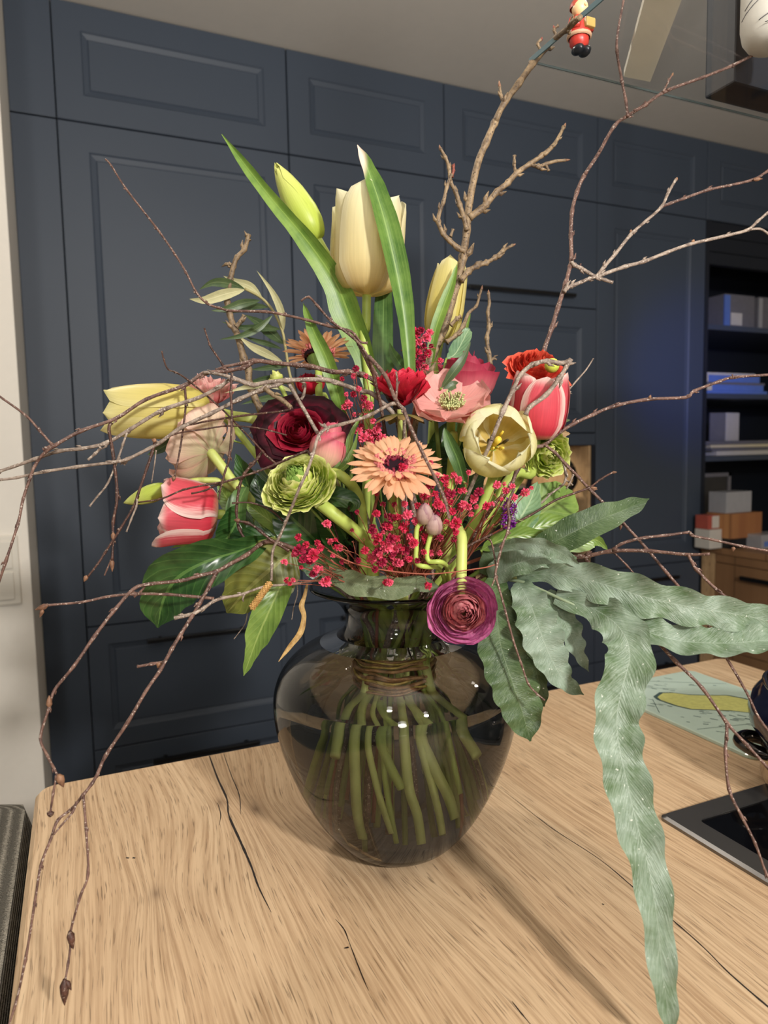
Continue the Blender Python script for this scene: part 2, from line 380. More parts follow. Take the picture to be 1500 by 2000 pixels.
# oak sideboard
e = empty('oak_sideboard', Vector((2.6, 1.6, 0)), 'low oak sideboard with a black handle in front of the open shelf', 'sideboard')
mk('top', box(2.236, 1.0, .828, 2.75, 1.998, .852, .002), oakcab, e)
mk('carcass', box(2.262, 1.0, .06, 2.73, 1.996, .828), oakcab, e)
mk('stile', box(2.242, 1.935, .06, 2.262, 1.996, .826, .001), oakbg, e)
for a, b in ((.795, .826), (.46, .792), (.06, .457)):
    d = mk('drawer', box(2.242, 1.05, a, 2.262, 1.932, b, .0015), oakcab, e)
    if b-a > .1:
        h = bpy.data.objects.new('handle', meshdata('handle', join(box(2.212, 1.42, b-.045, 2.222, 1.80, b-.03, .002), box(2.22, 1.45, b-.042, 2.243, 1.46, b-.034), box(2.22, 1.76, b-.042, 2.243, 1.77, b-.034)), black)); C.objects.link(h); h.parent = d
# things on the shelf
def X(px, py, Y): return onY(px, py, Y).x
paper = plain('paper', (206, 200, 190), .8, 0, .2, .04); greyc = plain('grey_card', (112, 110, 114), .6, 0, .3, .1, 60)
cream = plain('cream_card', (222, 208, 172), .7); bluec = plain('blue_card_and_glow', (92, 122, 190), .6); tanc = oak_mat('brown_print', (176, 120, 72), (120, 62, 44), (196, 150, 100), fine=.08, axis='x')  # bluec also puts blue lamp light into the colour of shelf things
redc = plain('red_card', (176, 84, 70), .6); silver = plain('silver_card', (176, 176, 180), .35, .3, .5, .05)
def sbox(name, label, cat, mat, x0, x1, y0, y1, z0, z1, group=None, extra=()):
    e = empty(name, Vector(((x0+x1)/2, (y0+y1)/2, z0)), label, cat, group)
    mk('body', box(x0, y0, z0, x1, y1, z1, .0015), mat, e)
    for nm, m, bx in extra: mk(nm, box(*bx), m, e)
    return e
a, b = X(1416, 590, 2.12), X(1474, 590, 2.12)
sbox('storage_box', 'grey storage box with blue light painted on its side on the highest shelf', 'box', greyc, a, b, 2.12, 2.30, 1.713, 1.865, None, [('side_strip', bluec, (a-.001, 2.119, 1.72, a+.03, 2.125, 1.86)), ('front_print', paper, (a+.035, 2.1185, 1.74, a+.10, 2.1195, 1.79))])  # blue strip paints the blue lamp's light on the left edge
a = b+.028
sbox('storage_box', 'grey storage box on the highest shelf, cut by the photo edge', 'box', greyc, a, a+.13, 2.12, 2.30, 1.713, 1.865, None, [('side_strip', silver, (a-.001, 2.119, 1.72, a+.02, 2.125, 1.86))])
z = 1.448
for k, (nm, lb, m, h, dx) in enumerate((('magazine', 'blue-tinted magazine at the bottom of the flat stack on the middle shelf', bluec, .012, .03), ('game_box', 'flat box with a cream end, lower one of the stack on the middle shelf', bluec, .024, .02),
        ('magazine', 'dark thin magazine between the two flat boxes on the middle shelf', greyc, .010, .04), ('game_box', 'flat box with a cream end, upper one of the stack on the middle shelf', bluec, .028, .022), ('magazine', 'pale magazine lying on top of the flat boxes on the middle shelf', paper, .010, .008))):
    x0 = 2.262 + dx
    sbox(nm, lb, 'box' if 'box' in nm else 'magazine', m, x0, x0+.34, 2.03+.01*k, 2.33, z, z+h, None, [('end_label', cream, (x0+.003, 2.0295+.01*k, z+.001, x0+.045, 2.031+.01*k, z+h-.001))] if 'box' in nm else ())
    z += h+.001
z = 1.201
for k, (lb, m, h, dx) in enumerate((('white paper stack at the bottom of the lower shelf pile', paper, .018, .09), ('dark grey folder in the lower shelf pile', greyc, .012, .07), ('tan folder in the lower shelf pile', cream, .012, .075), ('grey paper pile top sheet on the lower shelf', greyc, .014, .03))):
    sbox('paper_stack', lb, 'papers', m, 2.262+dx, 2.75, 2.03+.008*k, 2.33, z, z+h); z += h+.0008
e = empty('open_book', Vector((2.5, 2.15, z)), 'open book standing upright on the paper pile', 'book')
for s, (xa, xb) in ((0, (2.43, 2.505)), (1, (2.507, 2.60))):
    mk('page_block', xf(box(0, 0, 0, xb-xa, .008, .118, .001), Matrix.Translation((xa, 2.12 if s else 2.135, z)) @ Matrix.Rotation(-.18 if not s else .15, 4, 'Z')), paper if s else greyc, e)
def blob(c, r, sc=(1, 1, 1), n=10):
    return lathe([(r*math.sin(PI*k/n)+1e-5, -r*math.cos(PI*k/n)) for k in range(n+1)], c, 12, Matrix.Translation(c) @ Matrix.Diagonal((*sc, 1)))
e = empty('animal_ornament', Vector((2.285, 2.06, 1.201)), 'small white two-eared ornament at the left end of the lower shelf', 'ornament')
mk('body', blob((2.284, 2.06, 1.224), .020, (1, .8, 1.1)), whitep, e); mk('head', blob((2.284, 2.05, 1.252), .017), whitep, e)
for s in (-1, 1): mk('ear', blob((2.284+s*.013, 2.055, 1.274), .008, (1, .6, 1.5)), whitep, e)
T = .8525
a, b = X(1397, 1020, 1.93), X(1457, 1020, 1.93)
sbox('picture_box', 'brown printed box on the sideboard with a white carton on top', 'box', tanc, a, b, 1.86, 1.97, T+.038, .985, None, [('dark_base', black, (a+.002, 1.865, T, b-.002, 1.965, T+.038))])
sbox('carton', 'white carton on top of the brown printed box', 'carton', silver, X(1397, 970, 1.93), X(1446, 970, 1.93), 1.88, 1.96, .986, 1.066)
a, b = X(1371, 1000, 1.94), X(1389, 1000, 1.94)
sbox('carton', 'small white carton with a red carton on it, at the left end of the sideboard', 'carton', paper, a-.002, b+.02, 1.90, 1.97, T, .925)
sbox('carton', 'small red carton standing on the small white carton', 'carton', redc, a, b+.008, 1.91, 1.97, .926, .978, None, [('white_band', paper, (a+.02, 1.9095, .93, b+.0085, 1.92, .976))])
sbox('carton', 'pale lilac carton on the sideboard at the photo edge', 'carton', silver, X(1460, 1060, 1.86), X(1460, 1060, 1.86)+.13, 1.80, 1.88, T, .905, None, [('label', bluec, (X(1465, 1060, 1.86), 1.7995, T+.008, X(1475, 1060, 1.86), 1.80, T+.028))])
e = empty('photo_frame', Vector((2.3, 2.1, T)), 'grey photo frame leaning behind the cartons', 'frame')
mk('frame', join(box(2.26, 2.06, T, 2.47, 2.075, T+.014), box(2.26, 2.06, 1.115, 2.47, 2.075, 1.13), box(2.26, 2.06, T, 2.275, 2.075, 1.13), box(2.455, 2.06, T, 2.47, 2.075, 1.13)), greyc, e)
mk('picture', box(2.275, 2.066, T+.01, 2.455, 2.07, 1.118), plain('dark_picture', (48, 46, 44), .5, 0, .5, .2, 30), e)
# light switch on the white wall
e = empty('light_switch', Vector((-.16, 1.7, 1.0)), 'white double light switch on the white wall at the left photo edge', 'light switch')
mk('frame', box(-.205, 1.690, .932, -.126, 1.7005, 1.083, .003), whitep, e)
for a, b in ((.944, 1.004), (1.011, 1.071)): mk('rocker', box(-.195, 1.686, a, -.138, 1.692, b, .002), whitep, e)
# ------------------------------------------------------------------ the island
KN = [(onZ(430, 1567, TZ).x, onZ(430, 1567, TZ).y, .020), (onZ(500, 1580, TZ).x, onZ(500, 1580, TZ).y, .030), (onZ(305, 1745, TZ).x, onZ(305, 1745, TZ).y, .018), (onZ(640, 1745, TZ).x+.05, onZ(640, 1745, TZ).y, .02)]
oak = oak_mat('oak_worktop', (196, 165, 130), (142, 108, 74), (214, 187, 152), KN)
e = empty('worktop', Vector((.45, .2, TZ-.038)), 'thick oak worktop of the kitchen island with dark filled cracks', 'worktop')
def rrect(x0, y0, x1, y1, r, n=6):
    out = []
    for cx, cy, a in ((x1-r, y1-r, 0), (x0+r, y1-r, 90), (x0+r, y0+r, 180), (x1-r, y0+r, 270)):
        for k in range(n+1):
            q = math.radians(a+90*k/n); out.append((cx+r*math.cos(q), cy+r*math.sin(q)))
    return out
def slab(x0, y0, x1, y1, z0, z1, r=.012, ch=.003, n=6):
    L = [(rrect(x0, y0, x1, y1, r, n), z0), (rrect(x0, y0, x1, y1, r, n), z1-ch), (rrect(x0+ch, y0+ch, x1-ch, y1-ch, max(r-ch, 1e-4), n), z1)]
    m = len(L[0][0]); v = [Vector((p[0], p[1], z)) for l, z in L for p in l]
    f = [(k*m+i, k*m+(i+1) % m, (k+1)*m+(i+1) % m, (k+1)*m+i) for k in range(2) for i in range(m)]
    f += [tuple(range(m))[::-1], tuple(2*m+i for i in range(m))]
    return v, f, None, False
top_o = mk('board', slab(-.058, -.60, .955, .8055, TZ-.038, TZ, .02, .004), oak, e)
def strip(pts, w, z):
    q = [onZ(x, y, z) for x, y in pts]; q = [Vector(p) for p in cr([tuple(p) for p in q], 5)]; n = len(q); v = []
    for i, p in enumerate(q):
        t = (q[min(i+1, n-1)]-q[max(i-1, 0)]).normalized(); s = Vector((-t.y, t.x, 0)); k = i/(n-1)*(len(w)-1); j = min(int(k), len(w)-2)
        ww = (w[j]*(1-k+j)+w[j+1]*(k-j))*(.75+.5*random.random())*.5
        v += [p-s*ww, p+s*ww]
    return v, [(2*i, 2*i+1, 2*i+3, 2*i+2) for i in range(n-1)], None
filler = plain('dark_filler', (34, 24, 18), .5)
for pts, ww in (([(409, 1476), (425, 1520), (443, 1560), (447, 1592), (468, 1640), (490, 1690), (505, 1732), (530, 1782)], (.0012, .0022, .0014, .0026, .0016, .0003)),
                ([(437, 1472), (452, 1515), (467, 1552), (470, 1590)], (.0005, .0012, .0004)), ([(425, 1568), (431, 1590), (428, 1612)], (.0004, .0010, .0002)),
                ([(985, 1545), (1060, 1604), (1100, 1632), (1175, 1681), (1242, 1737), (1314, 1797), (1374, 1850), (1426, 1902), (1500, 1966), (1560, 2015)], (.0002, .0009, .0006, .0011, .0008, .0013, .0016)),
                ([(655, 1795), (672, 1815), (682, 1840), (705, 1900), (720, 1935)], (.0002, .0009, .0005, .0009, .0002)), ([(1000, 1955), (1015, 1975), (1040, 2005)], (.0002, .001, .0003)),
                ([(246, 1675), (252, 1676)], (.0016, .0016)), ([(259, 1675), (264, 1676)], (.0016, .0014)), ([(672, 1852), (681, 1850)], (.001, .0016)), ([(1176, 1765), (1180, 1767)], (.001, .001))):
    mk('crack_filler', strip(pts, ww, TZ+.0002), filler, e)
tag(mk('island_base', box(.0, -.55, .0, .90, .74, TZ-.0385, .002), navy), 'navy island cupboard under the oak worktop', 'cabinet')
# induction hob
e = empty('induction_hob', Vector((.7, .2, TZ)), 'black glass induction hob with a steel frame set into the worktop', 'hob')
steel = plain('hob_steel', (120, 118, 116), .32, .9, .5, .03); bglass = plain('hob_glass', (7, 7, 9), .06, 0, .5, 0)
hx0, hy0, hx1, hy1 = .482, -.12, .94, .4725
def ringslab(x0, y0, x1, y1, wd, z0, z1):
    a, b, c2 = rrect(x0, y0, x1, y1, .006), rrect(x0+.003, y0+.003, x1-.003, y1-.003, .005), rrect(x0+wd, y0+wd, x1-wd, y1-wd, .006)
    L = [(a, z0), (a, z1-.002), (b, z1), (c2, z1), (c2, z0)]; m = len(a)
    return [Vector((p[0], p[1], z)) for l, z in L for p in l], [(k*m+i, k*m+(i+1) % m, (k+1)*m+(i+1) % m, (k+1)*m+i) for k in range(4) for i in range(m)], None, False
mk('steel_frame', ringslab(hx0, hy0, hx1, hy1, .024, TZ+.0002, TZ+.005), steel, e)
mk('glass_plate', slab(hx0+.0235, hy0+.0235, hx1-.0235, hy1-.0235, TZ+.0003, TZ+.0036, .006, .0005), bglass, e)
ringm = plain('zone_print', (110, 110, 112), .4)
for cx, cy, rr in ((.62, .30, .095), (.62, .05, .075), (.82, .05, .095)):
    mk('zone_ring', lathe([(rr, TZ+.0037), (rr+.0014, TZ+.0037)], (cx, cy, 0), 48), ringm, e)
# steel pot with dark blue lid rim and loop handle on the hob
pc = Vector((.700, .400, TZ+.0037)); pr = .108
e = empty('cooking_pot', pc, 'steel cooking pot with a dark blue upper part and a loop handle, right photo edge', 'pot')
psteel = plain('pot_steel', (214, 204, 192), .14, 1.0, .5, .01); enamel = plain('blue_enamel', (14, 18, 44), .10, 0, .6, .1, 20)
mk('body', lathe([(pr-.012, 0), (pr-.003, .002), (pr, .010), (pr, .046), (pr-.002, .048), (pr-.006, .047), (pr-.008, .012), (0, .004)], pc, 64), psteel, e)
lid = mk('lid', lathe([(pr-.004, .0482), (pr+.004, .052), (pr+.011, .062), (pr+.013, .076), (pr+.009, .090), (pr-.001, .102), (pr-.016, .110), (pr-.04, .116), (.0, .120)], pc, 64), enamel, e)
h = bpy.data.objects.new('lid_rim', meshdata('lid_rim', lathe([(pr-.0005, .1022), (pr+.0005, .1048), (pr-.003, .107), (pr-.006, .106)], pc, 64), psteel)); C.objects.link(h); h.parent = lid
h = bpy.data.objects.new('lid_knob', meshdata('lid_knob', lathe([(.010, .118), (.012, .128), (.022, .136), (.022, .146), (.0, .150)], pc, 24), black)); C.objects.link(h); h.parent = lid
d = (onZ(1466, 1455, TZ+.040)-pc); d.z = 0; d.normalize(); s = Vector((-d.y, d.x, 0))
mk('loop_handle', tube(cr([tuple(pc+d*(pr*.93)+s*.020+Vector((0, 0, .036))), tuple(pc+d*(pr+.010)+s*.018+Vector((0, 0, .039))), tuple(pc+d*(pr+.020)+Vector((0, 0, .040))), tuple(pc+d*(pr+.010)-s*.018+Vector((0, 0, .039))), tuple(pc+d*(pr*.93)-s*.020+Vector((0, 0, .036)))], 6), .0065, 10), plain('handle_steel', (70, 68, 68), .15, 1.0), e)
# glass cutting board with a printed island chart
e = empty('chart_board', Vector((.755, .64, TZ)), 'mint green glass cutting board printed with an island chart', 'cutting board')
mk('plate', slab(.665, .516, .846, .770, TZ+.0004, TZ+.0046, .012, .001), plain('mint_glass', (186, 205, 190), .18, 0, .5, .02, 12), e)
isl = [(1281, 1361), (1292, 1353), (1315, 1353), (1345, 1357), (1385, 1358), (1420, 1358), (1452, 1364), (1480, 1372), (1500, 1380), (1500, 1396), (1478, 1393), (1455, 1391), (1430, 1388), (1405, 1387), (1380, 1386), (1350, 1385), (1320, 1378), (1300, 1371), (1288, 1367)]
def flat(pts, z, k=1.0):
    q = [onZ(x, y, z) for x, y in pts]; c = sum(q, Vector())/len(q); q = [c+(p-c)*k for p in q]
    q = [Vector((min(p.x, .8445), p.y, z)) for p in q]
    return q, [tuple(range(len(q)))[::-1]], None, False
def facing(md):
    v, f = md[0], md[1]; a, b, c = (v[i] for i in f[0][:3])
    n = sum(((v[f[0][i]]-v[f[0][0]]).cross(v[f[0][(i+1) % len(f[0])]]-v[f[0][0]]) for i in range(1, len(f[0])-1)), Vector())
    return (v, [q[::-1] for q in f] if n.z < 0 else f, None, False)
ink = plain('chart_ink', (66, 86, 84), .4); ykp = plain('chart_land', (196, 196, 118), .4, 0, .4, .16, 160)
mk('island_outline', facing(flat(isl, TZ+.0048, 1.05)), ink, e); mk('printed_island', facing(flat(isl, TZ+.0049, .97)), ykp, e)
rnd = random.Random(5); dashes = []
for k in range(150):
    x = rnd.uniform(.68, .832); y = rnd.uniform(.53, .755); q = Vector((x, y, TZ+.0048))
    if .70 < x < .85 and abs(y-(.705-.30*(x-.711))) < .02: continue
    if rnd.random() > .25 + .9*math.exp(-((x-.72)/.05)**2): continue
    a = rnd.uniform(-.3, .2)-.85; L_ = rnd.uniform(.003, .012); t = Vector((math.cos(a), math.sin(a), 0)); s = Vector((-t.y, t.x, 0))*rnd.uniform(.0004, .0010)
    dashes.append(facing(([q-t*L_/2-s, q+t*L_/2-s, q+t*L_/2+s, q-t*L_/2+s], [(0, 1, 2, 3)])))
for a0, a1 in ((( .672, .60), (.840, .56)), ((.74, .765), (.84, .70)), ((.672, .66), (.70, .70)), ((.70, .76), (.76, .715))):
    a0, a1 = Vector((*a0, TZ+.0048)), Vector((*a1, TZ+.0048)); t = (a1-a0).normalized(); s = Vector((-t.y, t.x, 0))*.0004
    dashes.append(facing(([a0-s, a1-s, a1+s, a0+s], [(0, 1, 2, 3)])))
tag(mk('printed_soundings', join(*dashes), ink, e), kind='stuff')
# woven chair at the left of the island
e = empty('upholstered_chair', Vector((-.32, .55, 0)), 'grey woven upholstered chair at the left end of the island', 'chair')
k = NT('grey_weave'); ob = k.coord(); wa = k.add('ShaderNodeTexWave', bands_direction='Z'); wa.inputs['Scale'].default_value = 95; wa.inputs['Distortion'].default_value = 2.2; wa.inputs['Detail'].default_value = 2; wa.inputs['Detail Scale'].default_value = 8
k.link(ob, wa.inputs[0]); c = k.mix(k.math('MULTIPLY', wa.outputs[1], k.noise(ob, 420, 2)), lin((86, 83, 76)), lin((176, 170, 156))); k.set(.95, 0, .1, c); k.bump(wa.outputs[1], .9, .003); weave = k.m
mk('backrest', xf(box(-.39, -.05, -.42, 0, .05, 0, .04), Matrix.Translation((-.085, .0, 0)) @ Matrix.Identity(4)) if 0 else box(-.50, .30, .46, -.0625, .845, .882, .034), weave, e)
mk('seat', box(-.72, .30, .36, -.42, .82, .47, .03), weave, e)
for sx in (-.60, -.12):
    for sy in (.34, .76): mk('leg', tube([(sx, sy, .0), (sx, sy, .42)], .014, 8), black, e)
# ------------------------------------------------------------------ hood: hanging glass shelf with things on it
GZ = 1.600
k = NT('shelf_glass'); lwt = k.add('ShaderNodeLayerWeight'); tr = k.add('ShaderNodeBsdfTransparent'); tr.inputs[0].default_value = (.95, .965, .975, 1)
gs = k.add('ShaderNodeBsdfGlossy'); gs.inputs['Roughness'].default_value = .0; mx = k.add('ShaderNodeMixShader'); k.link(k.math('MULTIPLY_ADD', k.math('POWER', lwt.outputs[1], 5.0), .7, .03), mx.inputs[0]); k.link(tr.outputs[0], mx.inputs[1]); k.link(gs.outputs[0], mx.inputs[2]); k.link(mx.outputs[0], k.out.inputs[0]); gm = k.m
edgem = plain('glass_edge', (96, 122, 130), .08, 0, .6, .1, 12)
e = empty('hood_shelf', Vector((.75, .25, GZ)), 'hanging hood shelf of clear glass above the hob', 'glass shelf')
mk('glass_plate', box(.401, -.20, GZ, 1.15, .560, GZ+.0056, .0006), gm, e)
mk('polished_edge', box(.3998, -.20, GZ+.0004, .4011, .5605, GZ+.0050), edgem, e)
mk('back_edge', box(.4011, .5598, GZ+.0016, 1.15, .5606, GZ+.0036), plain('edge_dark', (70, 78, 76), .3), e)
for x, y in ((1.10, .52), (1.10, -.15)): mk('hanging_rod', tube([(x, y, GZ+.0056), (x, y, CZ)], .005, 8), steel, e)
GT = GZ+.0060
e = empty('figurine', Vector((.437, .50, GT)), 'small painted figurine in a red coat and black boots on the glass shelf', 'figurine')
fx, fy = onZ(1131, 112, GT).x, onZ(1131, 112, GT).y
fred = plain('figurine_red', (196, 60, 48), .35, 0, .5, .08, 200); fsk = plain('figurine_cream', (226, 190, 140), .4); fwh = plain('figurine_trim', (214, 170, 136), .5); fbl = plain('figurine_black', (26, 28, 32), .25)
def lz(prof, c, **kw): return lathe(prof, Vector(c), 16)
e.location = (fx, fy, GT); MW[e] = Matrix.Translation((fx, fy, GT))
for s in (-1, 1): mk('boot', blob((fx+s*.004, fy-.003, GT+.0045), .0055, (.85, 1.3, .82)), fbl, e)
mk('trousers', lz([(.006, .008), (.0085, .011), (.0088, .016), (.008, .018)], (fx, fy, GT)), fred, e)
mk('coat', lz([(.0095, .0165), (.0105, .018), (.0105, .0205), (.0088, .028), (.006, .034), (.004, .036)], (fx, fy, GT)), fred, e)
mk('coat_hem', lz([(.0098, .016), (.0112, .0168), (.0112, .0188), (.0098, .0195)], (fx, fy, GT)), fwh, e)
for s in (-1, 1): mk('arm', tube([(fx+s*.008, fy, GT+.031), (fx+s*.0115, fy-.002, GT+.025), (fx+s*.006, fy-.009, GT+.023)], [.003, .0032, .0025], 8), fred, e)
mk('parcel', box(fx-.002, fy-.013, GT+.021, fx+.008, fy-.006, GT+.029, .001), plain('parcel_gold', (190, 160, 90), .4), e)
mk('head', blob((fx, fy-.001, GT+.0415), .0075, (1, 1, 1.05)), fsk, e)
mk('hair', lz([(.0079, .0425), (.0078, .0455), (.0062, .0485), (.0030, .0500), (0, .0503)], (fx, fy+.0012, GT)), plain('figurine_hair', (170, 66, 46), .5), e)
mk('nose', blob((fx, fy-.0087, GT+.0415), .0013), fsk, e)
q = [onZ(x, y, GT) for x, y in ((1218, 150), (1270, 160), (1400, -180), (1310, -190))]
v = q + [p+Vector((0, 0, .006)) for p in q]
e = empty('pale_board', Vector(q[0]), 'pale wooden slat lying on the glass shelf', 'slat')
mk('slat', (v, [(3, 2, 1, 0), (4, 5, 6, 7)]+[(i, (i+1) % 4, 4+(i+1) % 4, 4+i) for i in range(4)], None, False), plain('pale_wood', (246, 242, 226), .6, 0, .3, .03, 60), e)
p1, p2, p3 = onZ(1373, 195, GT), onZ(1440, 160, GT), onZ(1490, 228, GT)
e = empty('speaker_box', Vector(p2), 'dark blue-black upright box on the glass shelf', 'box')
mk('body', box(p1.x, p2.y, GT, p3.x, p1.y-.002, GT+.22, .002), plain('dark_box', (26, 30, 38), .55, 0, .5, .08, 60), e)
mk('base_plate', box(p1.x+.004, p2.y+.004, GT-.0001, p3.x-.004, p1.y-.006, GT+.001), navyin, e)
cc = onZ(1516, 92, GT); rr = .030
e = empty('white_jar', Vector((cc.x, cc.y, GT)), 'white rounded jar with grey line drawing on the glass shelf', 'jar')
mk('body', lathe([(0.0, 0), (rr*.55, .0), (rr*.80, .0035), (rr*.94, .010), (rr, .020), (rr, .09), (rr*.8, .10), (0, .10)], (cc.x, cc.y, GT), 40), plain('jar_white', (214, 208, 196), .5), e)
lines = []
for z0, z1, a0, a1 in ((.010, .010, 200, 260), (.014, .018, 190, 215), (.016, .021, 214, 228), (.024, .040, 150, 235), (.030, .048, 160, 230), (.060, .062, 150, 180), (.064, .067, 150, 180), (.068, .072, 150, 180), (.072, .077, 150, 180)):
    pts = [(cc.x+(rr+.0002)*math.cos(math.radians(a0+(a1-a0)*i/6)), cc.y+(rr+.0002)*math.sin(math.radians(a0+(a1-a0)*i/6)), GT+z0+(z1-z0)*i/6) for i in range(7)]
    lines.append(tube(pts, .0004, 4))
mk('line_drawing', join(*lines), greyc, e)
# ------------------------------------------------------------------ vase
AX = Vector((0, 0, 0)); q = ray(772, 1400); AX = EYE + q*(D0/1.0); AX = Vector((AX.x, AX.y, TZ))
PROF = [(.0, .0012), (.030, .0010), (.040, .0022), (.0505, .009), (.060, .019), (.072, .035), (.085, .059), (.0965, .087), (.1035, .112), (.1055, .130), (.1040, .147), (.0965, .163), (.083, .1765), (.066, .1855), (.052, .1905), (.0445, .1955), (.0415, .203), (.0425, .212), (.049, .2215), (.060, .228), (.0695, .2315)]
inner = [(max(r-.0032, .0), z+.0006) for r, z in PROF[4:]][::-1]
inner = [(.0665, .2325)] + [(r-.0035, z+(.003 if r < .055 and z < .03 else .0016 if z > .1765 and z < .22 else 0)) for r, z in PROF[5:-1]][::-1] + [(.054, .020), (.045, .0125), (.030, .0085), (.0, .0075)]
prof = cr(PROF, 3) + [(.0715, .2325), (.0722, .2338), (.0715, .2350), (.0695, .2350)] + cr(inner, 3)
k = NT('smoked_vase_glass'); gl = k.add('ShaderNodeBsdfGlass'); gl.inputs['Color'].default_value = (.755, .755, .75, 1); gl.inputs['IOR'].default_value = 1.46; gl.inputs['Roughness'].default_value = 0
k.link(gl.outputs[0], k.out.inputs[0]); vglass = k.m
e = empty('vase', AX, 'bulbous smoked glass vase with a narrow neck, half full of water', 'vase')
mk('body', lathe(prof, AX, 96), vglass, e)
# water: its wall sits a hair inside the glass so that the two media stay distinct
WL = .1475
wi = [p for p in cr(inner, 3)[::-1] if p[1] < WL-.002]
wp = [(max(r+.0004, 0), z-.0002) for r, z in wi] + [(.0995, WL), (.096, WL-.0008), (.0, WL-.0008)]
k = NT('water'); gl = k.add('ShaderNodeBsdfGlass'); gl.inputs['Color'].default_value = (.90, .90, .87, 1); gl.inputs['IOR'].default_value = 1.33; gl.inputs['Roughness'].default_value = 0
k.link(gl.outputs[0], k.out.inputs[0])
o = mk('vase_water', lathe(wp, AX, 96), k.m); tag(o, 'clear water filling the lower part of the smoked vase', 'water')
# ------------------------------------------------------------------ plant helpers
RT = Vector((RV.x, RV.y, 0)).normalized(); FT = Vector((fw.x, fw.y, 0)).normalized()
stem_g = plain('stem_green', (172, 190, 92), .45, 0, .4, .14, 90); stem_p = plain('stem_pale', (186, 196, 108), .45, 0, .4, .10, 90); stem_d = plain('stem_dark', (132, 156, 76), .5, 0, .4, .12, 90)
LOW = [(713, 1357, 689, 1419, 687, 1503, 689, 1577, 698, 1640, .0048), (690, 1370, 658, 1415, 643, 1467, None, None, None, None, .0048), (735, 1380, 735, 1419, 753, 1467, 786, 1522, None, None, .0042),
       (785, 1380, 790, 1430, 801, 1522, 819, 1577, 832, 1650, .0046), (800, 1375, 815, 1415, 848, 1474, 885, 1540, 908, 1597, .0050), (850, 1370, 878, 1420, 897, 1480, 914, 1540, None, None, .0028), (870, 1370, 900, 1408, 951, 1467, None, None, None, None, .0052),
       (810, 1390, 830, 1460, 845, 1503, 865, 1570, 881, 1632, .0036), (745, 1390, 748, 1450, 750, 1503, 762, 1570, 775, 1645, .0026), (725, 1385, 715, 1440, 728, 1500, 745, 1560, 765, 1620, .0030)]
stem_l = plain('stem_base_lit', (216, 226, 136), .45, 0, .4, .16, 60); stem_l2 = plain('stem_base_green', (176, 196, 98), .45, 0, .4, .16, 60)  # first is a brightened stem colour, making up for dim light under water
low_i = 0; srnd = random.Random(8)
def lower_path():
    """waypoints from the binding down into the water"""
    global low_i
    B = AX + Vector((0, 0, .160))
    if low_i < len(LOW):
        L = LOW[low_i]; low_i += 1; pts = []
        for i in range(0, 10, 2):
            if L[i] is None: break
            x, y = L[i], L[i+1]
            pts.append(P(772+(x-772)*.78, y if y < 1400 else 1400+(y-1400)*.93, -.020 - .030*min(1, max(0, (y-1340)/120))))
        a = pts[0]; out = [Vector((a.x, a.y, 0))]
        b0 = AX + (Vector((a.x, a.y, TZ))-AX)*.8; b0.z = TZ+.165
        return [b0] + pts, L[10]*.80
    a = srnd.uniform(0, 2*PI); r = srnd.uniform(.02, .06); zz = srnd.uniform(.022, .075)
    d = Vector((math.cos(a), math.sin(a), 0))
    return [B + d*.020, AX + d*(.020+r*.5)+Vector((0, 0, .10)), AX + d*(.022+r*.62) + Vector((0, 0, zz))], None
def stem(e, p0, axis, rad, mat, way=(), name='stem', low=True, lk=.03):
    pts = [p0] + ([p0 - axis*lk] if lk else []) + list(way)
    if low:
        last = pts[-1]; d = Vector((last.x-AX.x, last.y-AX.y, 0)); d = d.normalized() if d.length > 1e-4 else RT
        L, rr = lower_path()
        n = AX + d*.020 + (L[0]-AX)*.35; n.z = TZ+.205
        m = AX + d*.044; m.z = TZ+.243
        if last.z > m.z+.012: pts.append(m)
        pts += [n] + L[:1]
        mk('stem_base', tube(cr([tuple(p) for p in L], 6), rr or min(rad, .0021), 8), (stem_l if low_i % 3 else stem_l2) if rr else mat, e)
    q = cr([tuple(p) for p in pts], 6)
    return mk(name, tube(q, rad, 8), mat, e)
